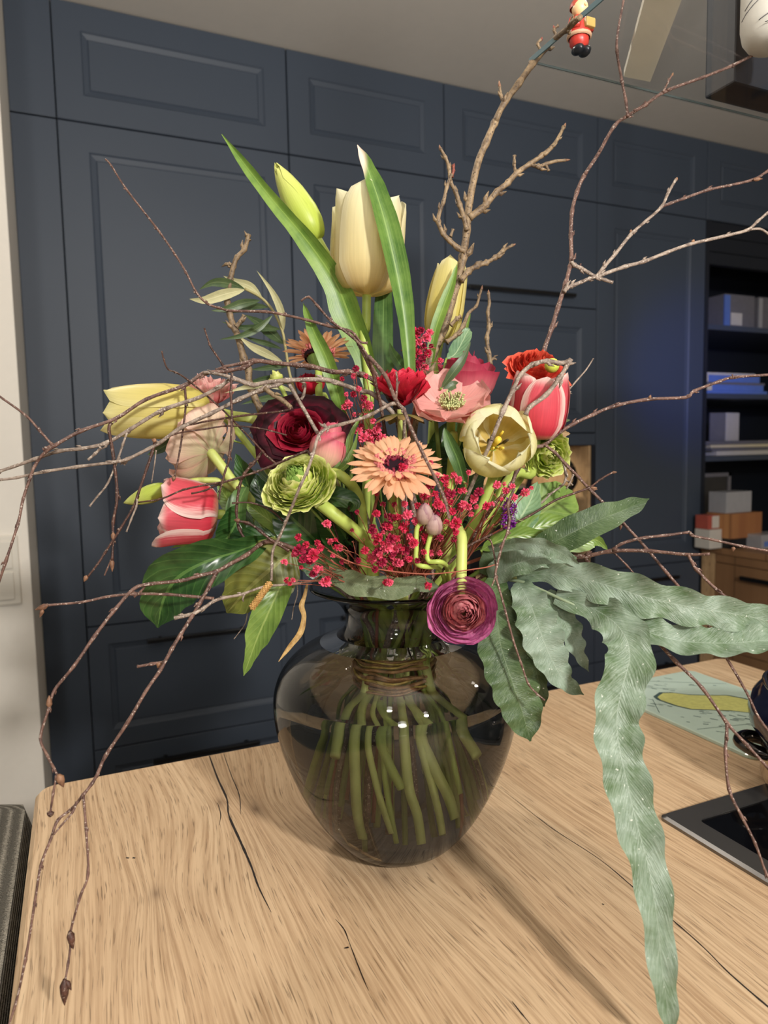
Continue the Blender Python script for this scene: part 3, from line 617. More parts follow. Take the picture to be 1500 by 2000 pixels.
def tulip(name, label, cat, base, axis, L, R, mat, prof=None, spin=0.0, nout=3, group=None, ha=.84, flare=0.0, seed=1, stem_r=.0042, smat=None, way=(), low=True, pk=2.2, wav=.03, lk=.03, tipn=.42):
    rnd = random.Random(seed); axis = V(*axis) if not isinstance(axis, Vector) else axis
    M = frame(base, axis, spin); e = empty(name, M, label, cat, group)
    pr = prof or [(0, .16, .0), (.06, .45, .012), (.16, .76, .07), (.32, .97, .24), (.5, 1.0, .46), (.72, .95, .72), (.9, .86, .93), (1, .78, 1.03)]
    for i in range(2*nout):
        inn = i % 2; phi = PI*i/nout + rnd.uniform(-.12, .12); kr = .90 if inn else 1.0; kz = rnd.uniform(.94, 1.05); fl = flare*rnd.uniform(.5, 1.3); ph = rnd.uniform(0, 6)
        def fn(u, v, phi=phi, kr=kr, kz=kz, fl=fl, ph=ph):
            a = 2*u-1
            for j in range(len(pr)-1):
                if v <= pr[j+1][0]: break
            t = (v-pr[j][0])/(pr[j+1][0]-pr[j][0]); r = pr[j][1]+(pr[j+1][1]-pr[j][1])*t; z = pr[j][2]+(pr[j+1][2]-pr[j][2])*t
            tt = max(0, (v-tipn)/(1-tipn)); w_ = ha*(.42+.58*min(1, v/.35))*max(0.0, 1-tt**pk)**.5
            r *= kr; r += fl*R*0 + fl*v*v + (1-a*a)*.05*v
            r += wav*math.sin(ph+a*3+v*7)*v
            an = phi + a*w_/max(.55, r if r < 1 else 1)
            return Vector((r*R*math.cos(an), r*R*math.sin(an), z*kz*L))
        mk('petal', grid(fn, 10, 14), mat, e, Matrix.Identity(4))
    if stem_r: stem(e, Vector(base)+axis*.002, axis, stem_r, smat or stem_g, way, low=low, lk=lk)
    return e
def cup_flower(name, label, cat, base, axis, R, n, mats, H=1.15, ha=(1.25, .8), curl=0.0, ruf=.03, rin=.10, dome=.6, belly=1.25, spin=0, seed=2, group=None, stem_r=.003, smat=None, way=(), low=True, nu=8, nv=7, tip=.16, pw=.9, sx=1.0, lk=.03, rimpt=0.0, close=0.0, cz=0.0):
    """many overlapping cupped petals whose rims fill a dome (roses, ranunculus, carnations)"""
    rnd = random.Random(seed); axis = V(*axis) if not isinstance(axis, Vector) else axis
    M = frame(base, axis, spin) @ Matrix.Diagonal((sx, 1, 1, 1)); e = empty(name, frame(base, axis, spin), label, cat, group)
    for k in range(n):
        t = k/(n-1); rr = R*(rin+(1-rin)*t**pw)*rnd.uniform(.95, 1.05); zr = R*H*(1-dome*(rr/R)**2)*rnd.uniform(.95, 1.05)
        h = ha[0]+(ha[1]-ha[0])*t; phi = k*2.39996+rnd.uniform(-.2, .2); ph = rnd.uniform(0, 6); tl = rnd.uniform(-.06, .10)*R
        P0 = (.10*R, 0); P1 = (belly*rr+.06*R, .30*zr); P2 = (rr, zr)
        def fn(u, v, phi=phi, h=h, P1=P1, P2=P2, ph=ph, t=t, tl=tl):
            a = 2*u-1; vv = v*(1-tip*a*a-rimpt*abs(a))*(1+ruf*math.sin(ph+a*9)*v)
            r = (1-vv)**2*P0[0]+2*vv*(1-vv)*P1[0]+vv*vv*P2[0]; z = 2*vv*(1-vv)*P1[1]+vv*vv*P2[1]
            c = max(0, vv-.6)/.4; q = max(0, 1-t/.45); r *= 1-close*q*c*c; z += cz*R*q*vv; c = max(0, vv-.72)/.28; r += curl*t*R*c*c + tl*vv*vv*(1-a*a); z -= curl*.55*t*R*c*c
            r += R*ruf*.6*math.sin(ph*2+a*7+vv*4)*vv
            an = phi + a*h*(.45+.55*min(1, vv/.5))
            return Vector((r*math.cos(an)*sx, r*math.sin(an), z))
        m = mats[min(len(mats)-1, int(t*len(mats)))]
        mk('petal', grid(fn, nu, nv), m, e, Matrix.Identity(4))
    if stem_r: stem(e, Vector(base)+axis*.002, axis, stem_r, smat or stem_g, way, low=low, lk=lk)
    return e
def leafmd(pts, wid, roll=0.0, fold=.25, rip=0.0, rf=9, nu=6, nv=26, seed=0, pxw=True, twist=0.0, lob=0.0):
    q = cr([tuple(P(*p)) for p in pts], 8); q = [Vector(p) for p in q]; n = len(q)
    ts = [i/(n-1) for i in range(n)]; wd = [w if isinstance(w, tuple) else (i/(len(wid)-1), w) for i, w in enumerate(wid)]
    rnd = random.Random(seed); ph = rnd.uniform(0, 6), rnd.uniform(0, 6)
    def width(t):
        for j in range(len(wd)-1):
            if t <= wd[j+1][0]: break
        a, b = wd[j], wd[j+1]; k = (t-a[0])/(b[0]-a[0]); k = k*k*(3-2*k) if len(wd) > 5 else k
        return a[1]+(b[1]-a[1])*k
    def fn(u, v):
        s = v*(n-1); i = min(int(s), n-2); p = q[i].lerp(q[i+1], s-i)
        t = (q[min(i+2, n-1)]-q[max(i-1, 0)]).normalized(); view = (EYE-p).normalized()
        sd = t.cross(view).normalized(); nn = sd.cross(t).normalized()
        if nn.dot(view) < 0: nn = -nn
        al = roll+twist*v; s1 = sd*math.cos(al)+nn*math.sin(al); n1 = nn*math.cos(al)-sd*math.sin(al)
        a = 2*u-1; dep = (p-EYE).dot(fw); w_ = width(v)*.5*dep/F
        rp = math.sin(v*rf*2*PI+ph[0 if a < 0 else 1])*rip*abs(a)**1.5*(1 if v < .97 else 0)
        w2 = w_*(1+lob*math.sin(v*rf*2*PI+ph[0 if a < 0 else 1]+1.2)*abs(a))
        return p + s1*a*w2*(1-.12*fold) + n1*(-fold*w_*abs(a)**1.4*-1 + rp*w_) * 1.0
    return grid(fn, nu, nv)
LW = (0.04, .55, .92, 1.0, .88, .6, .28, 0.0)
def lw(w, prof=LW): return [w*p for p in prof]
BLADE = (.55, .75, .9, 1.0, 1.0, .92, .72, .42, 0.02)
def leafpart(e, name, pts, w, mat, prof=LW, **kw): return mk(name, leafmd(pts, lw(w, prof), **kw), mat, e)
# ------------------------------------------------------------------ materials of the plants
cream_t = petal_mat('tulip_cream', (232, 204, 136), (236, 222, 168), (238, 232, 192), (240, 236, 206), .5, .35, .45, .10)
yellow_t = petal_mat('tulip_yellow', (206, 192, 96), (224, 208, 116), (226, 216, 150), (228, 222, 168), .4, .3, .45, .10)
pale_t = petal_mat('tulip_pale', (226, 190, 84), (238, 230, 156), (238, 236, 192), (240, 238, 208), .6, .45, .45, .08)
pink_t = petal_mat('tulip_pink', (226, 196, 160), (214, 62, 78), (226, 96, 108), (240, 214, 204), .95, .25, .4, .16, (0, .2, .9))
bud_t = petal_mat('tulip_bud', (168, 188, 70), (190, 206, 92), (214, 216, 130), None, 0, .15, .35, .12)
burg = petal_mat('rose_burgundy', (170, 60, 46), (112, 18, 38), (70, 10, 28), (34, 4, 14), .8, .06, .5, .25, (0, .45, .95), .22)
burg_in = petal_mat('rose_heart', (206, 66, 52), (150, 22, 42), (128, 16, 42), (170, 50, 66), .5, .10, .55, .2, (0, .5, 1), .12)
dusk = petal_mat('rose_dusky', (226, 176, 164), (214, 124, 130), (186, 70, 92), (164, 44, 74), .5, .2, .5, .15, (0, .55, 1))
blush = petal_mat('rose_blush', (236, 210, 170), (232, 176, 158), (214, 98, 118), (204, 80, 106), .35, .22, .5, .16, (.25, .62, 1.0))
lime = petal_mat('ranunculus_lime', (120, 158, 50), (164, 192, 66), (206, 216, 104), (232, 234, 160), .9, .18, .45, .18)
limec = petal_mat('ranunculus_heart', (70, 112, 46), (118, 156, 66), (150, 184, 92), None, 0, .2, .45, .2)
mag = petal_mat('ranunculus_magenta', (210, 110, 140), (232, 140, 178), (222, 128, 184), (150, 36, 92), .5, .3, .45, .3, (0, .6, .96))
magin = petal_mat('ranunculus_rose', (206, 80, 96), (242, 156, 160), (244, 172, 172), (160, 40, 70), .65, .22, .45, .25, (0, .5, .95))
orange = petal_mat('ranunculus_orange', (206, 60, 50), (226, 62, 54), (236, 92, 70), (240, 120, 90), .4, .25, .45, .25)
shell = petal_mat('ranunculus_shell', (214, 208, 160), (242, 218, 190), (244, 214, 196), (238, 188, 176), .5, .35, .5, .2)
redp = petal_mat('anemone_red', (150, 20, 36), (206, 30, 56), (216, 44, 70), None, 0, .2, .5, .3)
pinkp = petal_mat('anemone_pink', (244, 200, 184), (240, 166, 158), (240, 178, 170), (244, 196, 188), .5, .3, .5, .18)
pinkr = petal_mat('ranunculus_streaked', (206, 60, 70), (228, 120, 124), (240, 186, 178), (236, 190, 180), .6, .3, .5, .3)
peach = petal_mat('gerbera_peach', (246, 198, 150), (248, 200, 158), (246, 194, 156), (234, 168, 130), .4, .42, .5, .15)
gdisk = plain('gerbera_disc', (34, 12, 22), .8, 0, .2, .2, 900); gflor = plain('gerbera_floret', (206, 116, 112), .6, 0, .3, .25, 600); gfl2 = plain('gerbera_floret_tip', (120, 26, 46), .6, 0, .3, .25, 600)
sepal = leaf_mat('sepal_green', (70, 92, 40), (110, 134, 58), (140, 160, 84), .5, .15, None, False)
stam = plain('stamen_green', (196, 200, 140), .6, 0, .3, .15, 500); stam2 = plain('stamen_yellow', (226, 196, 70), .5); anth = plain('anther_dark', (60, 50, 30), .6)
tleaf = leaf_mat('tulip_leaf', (84, 122, 44), (126, 158, 66), (150, 178, 90), .38, .22, None, False)
tleaf2 = leaf_mat('tulip_leaf_tip', (70, 108, 46), (112, 146, 66), (136, 166, 88), .38, .2, None, False, (240, 214, 196), .78)
tleafd = leaf_mat('tulip_leaf_dark', (52, 86, 40), (92, 124, 64), (112, 144, 80), .38, .15, None, False)
salal = leaf_mat('salal_green', (30, 62, 26), (58, 94, 44), (92, 126, 64), .30, .12)
salall = leaf_mat('salal_light', (90, 120, 50), (124, 152, 70), (158, 178, 100), .35, .2)
salaly = leaf_mat('salal_olive', (88, 96, 36), (118, 122, 50), (146, 148, 80), .45, .2)
mint = leaf_mat('leaf_mint', (92, 128, 92), (132, 164, 122), (170, 192, 150), .4, .15)
fern = fern_mat('fern_bluegreen', (84, 108, 72), (138, 156, 138), (170, 184, 168))
fernd = fern_mat('fern_dark', (48, 72, 36), (84, 106, 66), (118, 136, 100))
ferng = fern_mat('fern_olive', (84, 98, 64), (124, 136, 102), (146, 154, 120), .5)
olive = leaf_mat('olive_top', (44, 66, 40), (78, 98, 62), (112, 126, 88), .35, .1, None, False)
oliveb = leaf_mat('olive_underside', (168, 166, 122), (200, 196, 150), (214, 210, 168), .6, .15, None, False)
oliveb2 = leaf_mat('olive_tan', (150, 120, 84), (180, 150, 112), (196, 170, 130), .6, .15, None, False)
# ------------------------------------------------------------------ tulips
e = tulip('tulip', 'upright cream tulip, tallest flower in the centre of the bouquet', 'flower', P(716, 577, 0), (.02, 1, .10), S(188), S(70), cream_t, spin=.5, seed=3, prof=[(0, .16, 0), (.06, .45, .012), (.16, .80, .07), (.32, 1.0, .22), (.5, 1.0, .42), (.72, .98, .70), (.9, .97, .90), (1, .96, 1.0)], way=[P(710, 650, 0), P(722, 800, .0)], wav=.04, ha=.84, pk=2.0, tipn=.50, flare=.05)
leafpart(e, 'leaf', [(728, 760, .0), (712, 690, .0), (682, 615, .0), (655, 550, -.005), (600, 470, -.01), (520, 375, -.01), (433, 262, -.005)], 52, tleaf, (.6, .85, 1.1, 1.25, 1.0, .85, .62, .45, .03), roll=.35, fold=.55, twist=-.25)
leafpart(e, 'leaf', [(752, 770, .0), (748, 690, .0), (750, 560, .02), (752, 500, .04)], 44, tleafd, (.9, 1, .9, .6, .2), roll=.1, fold=.2)
leafpart(e, 'leaf', [(800, 760, -.045), (797, 700, -.045), (788, 610, -.045), (772, 520, -.045), (748, 420, -.045), (722, 340, -.04), (698, 283, -.035)], 50, tleaf2, (.42, .5, .66, .85, .98, 1.0, .82, .5, .03), roll=-.35, fold=.6)
e = tulip('tulip', 'pale yellow tulip standing behind the thick bare twig, right of the tallest tulip', 'flower', P(858, 668, .03), (.16, 1, .08), S(150, .03), S(37, .03), yellow_t, spin=.2, seed=4, way=[P(850, 760, .03)], pk=2.6)
leafpart(e, 'leaf', [(838, 730, .0), (848, 655, .0), (866, 600, .0), (882, 556, .0), (893, 515, .0)], 24, tleaf, BLADE, roll=.3, fold=.3)
leafpart(e, 'leaf', [(868, 742, .01), (893, 690, .01), (920, 610, .015)], 26, salall, LW, roll=.4)
e = tulip('tulip_bud', 'slim closed green tulip bud pointing up left above the bouquet', 'flower', P(622, 470, .02), (-.50, .86, .1), S(162, .02), S(30, .02), bud_t, spin=.2, seed=5, prof=[(0, .2, 0), (.1, .62, .03), (.25, .94, .18), (.42, 1.0, .36), (.62, .84, .60), (.82, .52, .82), (1, .10, 1.0)], wav=.0, ha=1.3, way=[P(668, 560, .02), P(712, 690, .02)])
e = tulip('tulip', 'yellow tulip lying sideways at the far left of the bouquet', 'flower', P(412, 806, -.02), (-1, -.0, .18), S(192, -.03), S(53, -.03), yellow_t, spin=.9, seed=16, way=[P(455, 812, -.01), P(510, 826, 0), P(600, 900, 0)], smat=stem_p, pk=2.2, tipn=.58, lk=.01, wav=.04)
e = tulip('tulip', 'red tulip with white petal edges, lower left of the bouquet', 'flower', P(426, 1006, -.03), (-1, .10, .22), S(108, -.03), S(58, -.03), pink_t, spin=.3, seed=7, way=[P(455, 1035, -.03), P(540, 1070, -.01)], lk=.008, flare=.24, pk=2.1, wav=.06, prof=[(0, .16, .0), (.06, .45, .012), (.16, .80, .07), (.32, 1.0, .24), (.5, 1.0, .46), (.72, .98, .72), (.9, .98, .93), (1, .92, 1.03)])
e = tulip('tulip', 'red and white tulip mostly hidden behind the dark leaf at the lower left', 'flower', P(440, 1076, -.01), (-1, -.03, .1), S(76), S(19), pink_t, spin=.0, seed=8, way=[P(520, 1090, 0)], lk=.01)
leafpart(e, 'leaf', [(450, 1066, -.02), (400, 1058, -.025), (365, 1060, -.03), (335, 1070, -.03)], 22, tleaf, (.9, 1, .8, .5, .02), roll=.5)
e = tulip('tulip', 'pink tulip with white petal edges, right side of the bouquet', 'flower', P(1046, 858, -.04), (.06, 1, .22), S(124, -.04), S(55, -.04), pink_t, spin=.55, seed=9, flare=.16, way=[P(1000, 930, -.03), P(930, 1040, -.03)], pk=2.0, wav=.03, tipn=.5)
e = tulip('tulip', 'wide open pale yellow tulip facing forward, right of the peach gerbera', 'flower', P(962, 872, -.055), (.06, .16, 1), S(92, -.09), S(74, -.09), pale_t, spin=.15, seed=13, flare=-.02, way=[P(965, 925, -.045), P(930, 1020, -.04), P(880, 1110, -.03)], wav=.09, ha=.82, lk=.004,
          prof=[(0, .14, .0), (.10, .55, .05), (.24, .88, .22), (.42, 1.02, .46), (.62, .98, .70), (.82, .90, .88), (1, .74, .96)], pk=2.4, tipn=.5)
ax = V(.06, .16, 1); b = P(962, 872, -.055); M = frame(b, ax)
mk('pistil', tube([b+ax*.005, b+ax*.022], [.0022, .0026], 8), stam2, e)
for i in range(6):
    d = M.to_3x3() @ Vector((math.cos(i*PI/3), math.sin(i*PI/3), 0)); mk('stamen', join(tube([b+ax*.004+d*.003, b+ax*.014+d*.006], .0007, 5), tube([b+ax*.013+d*.006, b+ax*.021+d*.0075], [.0014, .0009], 6)), stam2 if i % 3 else anth, e)
e = tulip('tulip_bud', 'small yellow-green tulip bud pointing left below the pale pink ranunculus', 'flower', P(327, 953, -.03), (-1, -.36, .05), S(86, -.03), S(18, -.03), bud_t, spin=.2, seed=11, prof=[(0, .25, 0), (.1, .66, .03), (.25, .95, .2), (.42, 1.0, .4), (.62, .82, .62), (.82, .46, .84), (1, .06, 1.0)], wav=0, ha=1.3, stem_r=.0026, smat=stem_p, way=[P(345, 946, -.03), P(400, 938, -.025), P(450, 952, -.02), P(560, 1050, 0)], lk=0)
for x, y, bx, pts, lb, sd in ((831, 1003, -.12, [(815, 1030), (813, 1070), (814, 1100), (832, 1107), (858, 1112), (864, 1150)], 'upper mauve closed bud on a kinked stem among the red sprays', 21), (851, 1023, .05, [(843, 1039), (834, 1075), (838, 1096), (862, 1098), (874, 1112), (870, 1150)], 'lower mauve closed bud on a kinked stem among the red sprays', 22)):
    mauve = bpy.data.materials.get('mauve_bud') or petal_mat('mauve_bud', (150, 140, 100), (190, 158, 148), (200, 170, 166), (130, 70, 100), .6, .2, .5, .2)
    tulip('flower_bud', lb, 'flower', P(x-bx*30-3, y+21, -.118), (bx, 1, .35), S(44, -.12), S(17, -.12), mauve, seed=sd, prof=[(0, .3, 0), (.12, .8, .08), (.35, 1, .35), (.6, .9, .62), (.82, .6, .84), (1, .12, 1.0)], wav=0.0, ha=1.3, stem_r=.0018, smat=stem_g, way=[P(a, b_, -.118 if i_ < len(pts)-2 else (-.085 if i_ < len(pts)-1 else -.04)) for i_, (a, b_) in enumerate(pts)], lk=0)
# ------------------------------------------------------------------ roses and ranunculus
e = cup_flower('rose', 'large dark burgundy rose, left of centre', 'flower', P(590, 850, -.035), (-.16, .30, 1), S(73, -.08), 36, [burg_in, burg_in, burg, burg], H=.62, ha=(1.5, .95), curl=.35, ruf=.03, rin=.08, dome=.42, belly=1.1, close=.4, seed=5, sx=1.12, smat=stem_d, way=[P(620, 930, -.03)], tip=.12)
e = cup_flower('rose', 'pink and cream rose bud beside the dark burgundy rose, tip up', 'flower', P(634, 922, -.060), (.20, 1, .10), S(36, -.075), 9, [blush], H=2.9, ha=(1.6, 1.2), curl=.0, ruf=.015, rin=.25, dome=.35, belly=1.55, seed=6, smat=stem_g, stem_r=.0040, way=[P(668, 930, -.075), P(705, 985, -.06)], lk=.002, tip=.10)
for pts, w_ in (([(640, 926, -.07), (672, 912, -.075), (690, 880, -.075), (700, 838, -.07)], 16), ([(640, 926, -.07), (678, 895, -.07), (686, 850, -.07), (712, 800, -.065)], 18)):
    leafpart(e, 'sepal', pts, w_, salall, LW, roll=.4)
e = cup_flower('rose', 'dusky red rose seen from the side behind the pale pink anemone', 'flower', P(904, 800, -.02), (.12, 1, .30), S(56, -.02), 12, [dusk], H=1.95, ha=(1.5, 1.15), curl=.18, ruf=.015, rin=.15, dome=.25, belly=1.2, seed=8, smat=stem_d, way=[P(890, 880, -.0)], tip=.12)
e = cup_flower('ranunculus', 'lime green ranunculus with tightly layered petals, lower left of centre', 'flower', P(590, 955, -.075), (-.25, .56, .88), S(66, -.11), 84, [limec, lime, lime, lime, lime], H=.95, ha=(1.25, .60), ruf=.055, rin=.05, dome=.60, pw=.72, close=.8, cz=.25, belly=1.2, seed=9, sx=1.05, smat=stem_g, stem_r=.0052, way=[P(650, 1002, -.085), P(700, 1042, -.07), P(728, 1068, -.055)], lk=.004, nu=11, nv=7, curl=.16)
e = cup_flower('ranunculus', 'magenta ranunculus hanging over the rim of the vase', 'flower', P(902, 1190, -.105), (.0, .02, 1), S(64, -.13), 72, [magin, magin, mag, mag], H=.80, ha=(1.3, .80), ruf=.035, rin=.07, dome=.42, pw=.8, close=.6, cz=.1, belly=1.2, seed=10, sx=1.02, smat=stem_p, stem_r=.0040, way=[P(901, 1132, -.110), P(902, 1062, -.105), P(898, 1040, -.095), P(884, 1030, -.06), P(860, 1120, -.03)], lk=0, nu=10, nv=7, curl=.10)
e = cup_flower('ranunculus', 'orange red ranunculus at the upper right, above the pink tulip', 'flower', P(1042, 738, -.02), (.16, .70, .75), S(54, -.03), 48, [orange], H=1.05, ha=(1.2, .6), ruf=.06, rin=.07, dome=.7, belly=1.3, seed=11, way=[P(1020, 850, 0)], nu=6, nv=6, curl=.25)
mk('heart', xf(blob((0, 0, 0), .006, n=8), frame(P(1078, 714, -.055), V(.3, .3, 1))), plain('heart_lime', (190, 204, 80), .5), e)
e = cup_flower('ranunculus', 'lime green ranunculus at the right edge of the bouquet', 'flower', P(1062, 884, -.030), (.22, -.30, .9), S(47, -.05), 40, [lime], H=1.0, ha=(1.1, .6), ruf=.08, rin=.06, dome=.62, belly=1.25, close=.7, seed=12, way=[P(1020, 930, -.01), P(950, 1040, -.02)], nu=6, nv=6, curl=.15, lk=.002)
e = cup_flower('ranunculus', 'pale cream pink ranunculus turned away to the left', 'flower', P(413, 886, -.03), (-.62, .45, -.45), S(72, -.03), 24, [shell], H=1.0, ha=(1.0, .62), ruf=.05, rin=.12, dome=.40, belly=1.35, seed=13, smat=stem_p, stem_r=.0042, way=[P(440, 920, -.03), P(466, 952, -.028), P(560, 1040, 0)], lk=.004, curl=.25)
e = cup_flower('ranunculus', 'pink and red streaked ranunculus above the sideways yellow tulip', 'flower', P(408, 795, .01), (-.10, .9, .35), S(56), 18, [pinkr], H=1.1, ha=(1.0, .55), ruf=.07, rin=.12, dome=.35, belly=1.2, seed=14, way=[P(470, 850, 0)], lk=.004, curl=.3)
e = cup_flower('ranunculus_bud', 'small round green ranunculus bud below the peach gerbera seen from behind', 'flower', P(541, 748, .0), (-.1, 1, .2), S(14), 8, [bud_t], H=1.9, ha=(1.4, 1.1), rin=.3, dome=.6, belly=1.5, seed=15, stem_r=.0020, way=[P(556, 770, 0), P(590, 860, 0)], lk=.002, nu=5, nv=5)
e = cup_flower('rose', 'deep red rose partly hidden under the peach gerbera seen from behind', 'flower', P(604, 772, .0), (0, 1, .3), S(30), 12, [burg_in, redp], H=1.5, ha=(1.4, 1.0), rin=.15, dome=.35, curl=.2, seed=16, way=[P(620, 850, 0)], smat=stem_d)
e = cup_flower('carnation', 'dark burgundy carnation deep in the bouquet under the lime ranunculus', 'flower', P(690, 1062, -.03), (-.05, .25, 1), S(44, -.05), 30, [petal_mat('carnation_plum', (40, 8, 24), (66, 14, 36), (84, 20, 44), None, 0, .08, .6, .3)], H=.7, ha=(.9, .55), ruf=.14, rin=.1, dome=.4, seed=17, smat=stem_d, nu=6, nv=5)
e = cup_flower('carnation', 'dark crimson carnation behind the stem of the hanging ranunculus', 'flower', P(896, 1128, -.02), (.1, .3, 1), S(32, -.05), 24, [petal_mat('carnation_crimson', (60, 8, 26), (104, 16, 44), (130, 28, 56), None, 0, .08, .6, .3)], H=.7, ha=(.9, .55), ruf=.14, rin=.1, dome=.4, seed=18, smat=stem_d, nu=6, nv=5)
# ------------------------------------------------------------------ gerberas
def strap(L, W, arch, droop, nu=4, nv=8, tipw=.7):
    def fn(u, v):
        a = 2*u-1; w_ = W*(.45+.55*min(1, v/.45))*(1 if v < tipw else max(0, 1-((v-tipw)/(1-tipw))**2.2)**.5)
        return Vector((L*v, a*w_, arch*math.sin(PI*min(v, 1)*.8)*L - droop*L*v*v - .16*W*(1-a*a)*-1))
    return grid(fn, nu, nv)
def gerbera(label, base, axis, R, seed, tilt=.12, way=(), stem_r=.0034, rs=None):
    rnd = random.Random(seed); axis = V(*axis); M = frame(base, axis); e = empty('gerbera', M, label, 'flower')
    shapes = [meshdata('petal', strap(R*.78*rnd.uniform(.92, 1.03), R*.070, rnd.uniform(.02, .08), rnd.uniform(-.02, .14)), peach) for _ in range(6)]
    shorts = [meshdata('petal', strap(R*.44*rnd.uniform(.9, 1.1), R*.058, .05, rnd.uniform(-.1, .05)), peach) for _ in range(4)]
    for k in range(40):
        a = 2*PI*k/40+rnd.uniform(-.06, .06); t = tilt*(1+rnd.uniform(-.5, .5)) - .04*(k % 2)
        mk('petal', shapes[k % 6], None, e, Matrix.Rotation(a, 4, 'Z') @ Matrix.Rotation(-t, 4, 'Y') @ Matrix.Translation((R*.20, 0, .0005*(k % 3))))
    for k in range(26):
        a = 2*PI*k/26+rnd.uniform(-.1, .1); t = tilt+.16+rnd.uniform(-.1, .1)
        mk('petal', shorts[k % 4], None, e, Matrix.Rotation(a, 4, 'Z') @ Matrix.Rotation(-t, 4, 'Y') @ Matrix.Translation((R*.28, 0, .0018+.0004*(k % 3))))
    mk('disc', lathe([(R*.38, -.001), (R*.38, .003), (R*.24, .0046), (R*.12, .0034), (0, .0030)], (0, 0, 0), 24), gdisk, e, Matrix.Identity(4))
    fl, f2 = [], []
    for k in range(230):
        r = R*math.sqrt(rnd.uniform(.14**2, .42**2)); a = rnd.uniform(0, 2*PI); d = Vector((math.cos(a), math.sin(a), 0)); z = .0035
        tgt = fl if r > R*.23 else f2; hh = (.0036 if r > R*.28 else .0022)*rnd.uniform(.7, 1.2)
        tgt.append(tube([d*r+Vector((0, 0, z-.001)), d*(r+.0012)+Vector((0, 0, z+hh))], [.0006, .00115], 5))
    tag(mk('ring_florets', join(*fl), gflor, e, Matrix.Identity(4)), kind='stuff'); tag(mk('inner_florets', join(*f2), gfl2, e, Matrix.Identity(4)), kind='stuff')
    mk('calyx', lathe([(.003, -.012), (R*.2, -.008), (R*.32, -.002), (R*.30, -.0008)], (0, 0, 0), 20), sepal, e, Matrix.Identity(4))
    stem(e, M @ Vector((0, 0, -.011)), axis, stem_r, stem_g, way); return e
gerbera('peach gerbera with a dark eye facing forward in the middle of the bouquet', P(773, 916, -.11), (.04, .70, .72), S(99, -.12), 4, .10, [P(770, 985, -.07)])
gerbera('peach gerbera seen from behind at the upper left, beyond the thin branches', P(622, 698, .0), (-.05, .93, -.30), S(72), 6, .30, [P(640, 800, .01)])
# ------------------------------------------------------------------ anemones
def anemone(label, base, axis, R, mat, n, cup, seed, centre_mat=None, collar=None, way=(), name='anemone', wd=.46, stem_r=.0036, tip=.86, smat=None):
    rnd = random.Random(seed); ax = V(*axis); M = frame(base, ax); e = empty(name, M, label, 'flower')
    for k in range(n):
        t = cup+rnd.uniform(-.12, .12)+.18*(k % 2); a = 2*PI*k/n+rnd.uniform(-.1, .1); L = R*rnd.uniform(.92, 1.05); W = R*wd*rnd.uniform(.9, 1.1); ph = rnd.uniform(0, 6)
        def fn(u, v):
            q = 2*u-1; w_ = W*(.35+.65*min(1, v/.6)**.8)*(1 if v < tip else max(0, 1-((v-tip)/(1-tip))**2.5)**.5*.75+.25)
            return Vector((L*v, q*w_, .22*L*v*v*q*q + .02*L*math.sin(ph+q*8+v*5)*v + .10*L*v*v))
        mk('petal', grid(fn, 8, 8), mat, e, Matrix.Rotation(a, 4, 'Z') @ Matrix.Rotation(-t, 4, 'Y') @ Matrix.Translation((.0015, 0, .0004*k)))
    if centre_mat:
        fl = []
        for k in range(170):
            r = R*math.sqrt(rnd.uniform(0.0, .36**2)); a = rnd.uniform(0, 2*PI); d = Vector((math.cos(a), math.sin(a), 0)); hh = .0045+.003*rnd.random()+.3*r
            fl.append(tube([d*r*.5+Vector((0, 0, .001)), d*r+Vector((0, 0, hh)), d*r*1.03+Vector((0, 0, hh+.0012))], [.00025, .0003, .00075], 4))
        tag(mk('stamens', join(*fl), centre_mat, e, Matrix.Identity(4)), kind='stuff')
        mk('eye', lathe([(R*.30, .0005), (R*.22, .003), (R*.10, .0048), (0, .0052)], (0, 0, 0), 16), plain('anemone_eye', (150, 160, 90), .6), e, Matrix.Identity(4))
    if collar:
        for k in range(9):
            a = 2*PI*k/9+rnd.uniform(-.2, .2)
            mk('bract', strap(R*.9, R*.14, .05, .16), collar, e, Matrix.Rotation(a, 4, 'Z') @ Matrix.Rotation(.10+rnd.uniform(-.1, .1), 4, 'Y') @ Matrix.Translation((.001, 0, -.005)))
    stem(e, Vector(base)-ax*.001, ax, stem_r, smat or stem_g, way); return e
anemone('pale pink anemone with a greenish stamen ring, left of the open yellow tulip', P(882, 800, -.055), (-.05, .72, .75), S(74, -.06), pinkp, 10, .10, 4, stam, None, [P(885, 870, -.05)], wd=.56)
anemone('red anemone with a leafy collar seen from the side, just above the centre', P(784, 797, -.065), (-.02, 1, .12), S(68, -.07), redp, 26, .44, 6, None, petal_mat('bract_brown', (110, 120, 60), (132, 128, 70), (150, 120, 80), None, 0, .2, .5, .2), [P(778, 880, -.065), P(775, 990, -.04)], wd=.30, smat=stem_p, tip=.9)
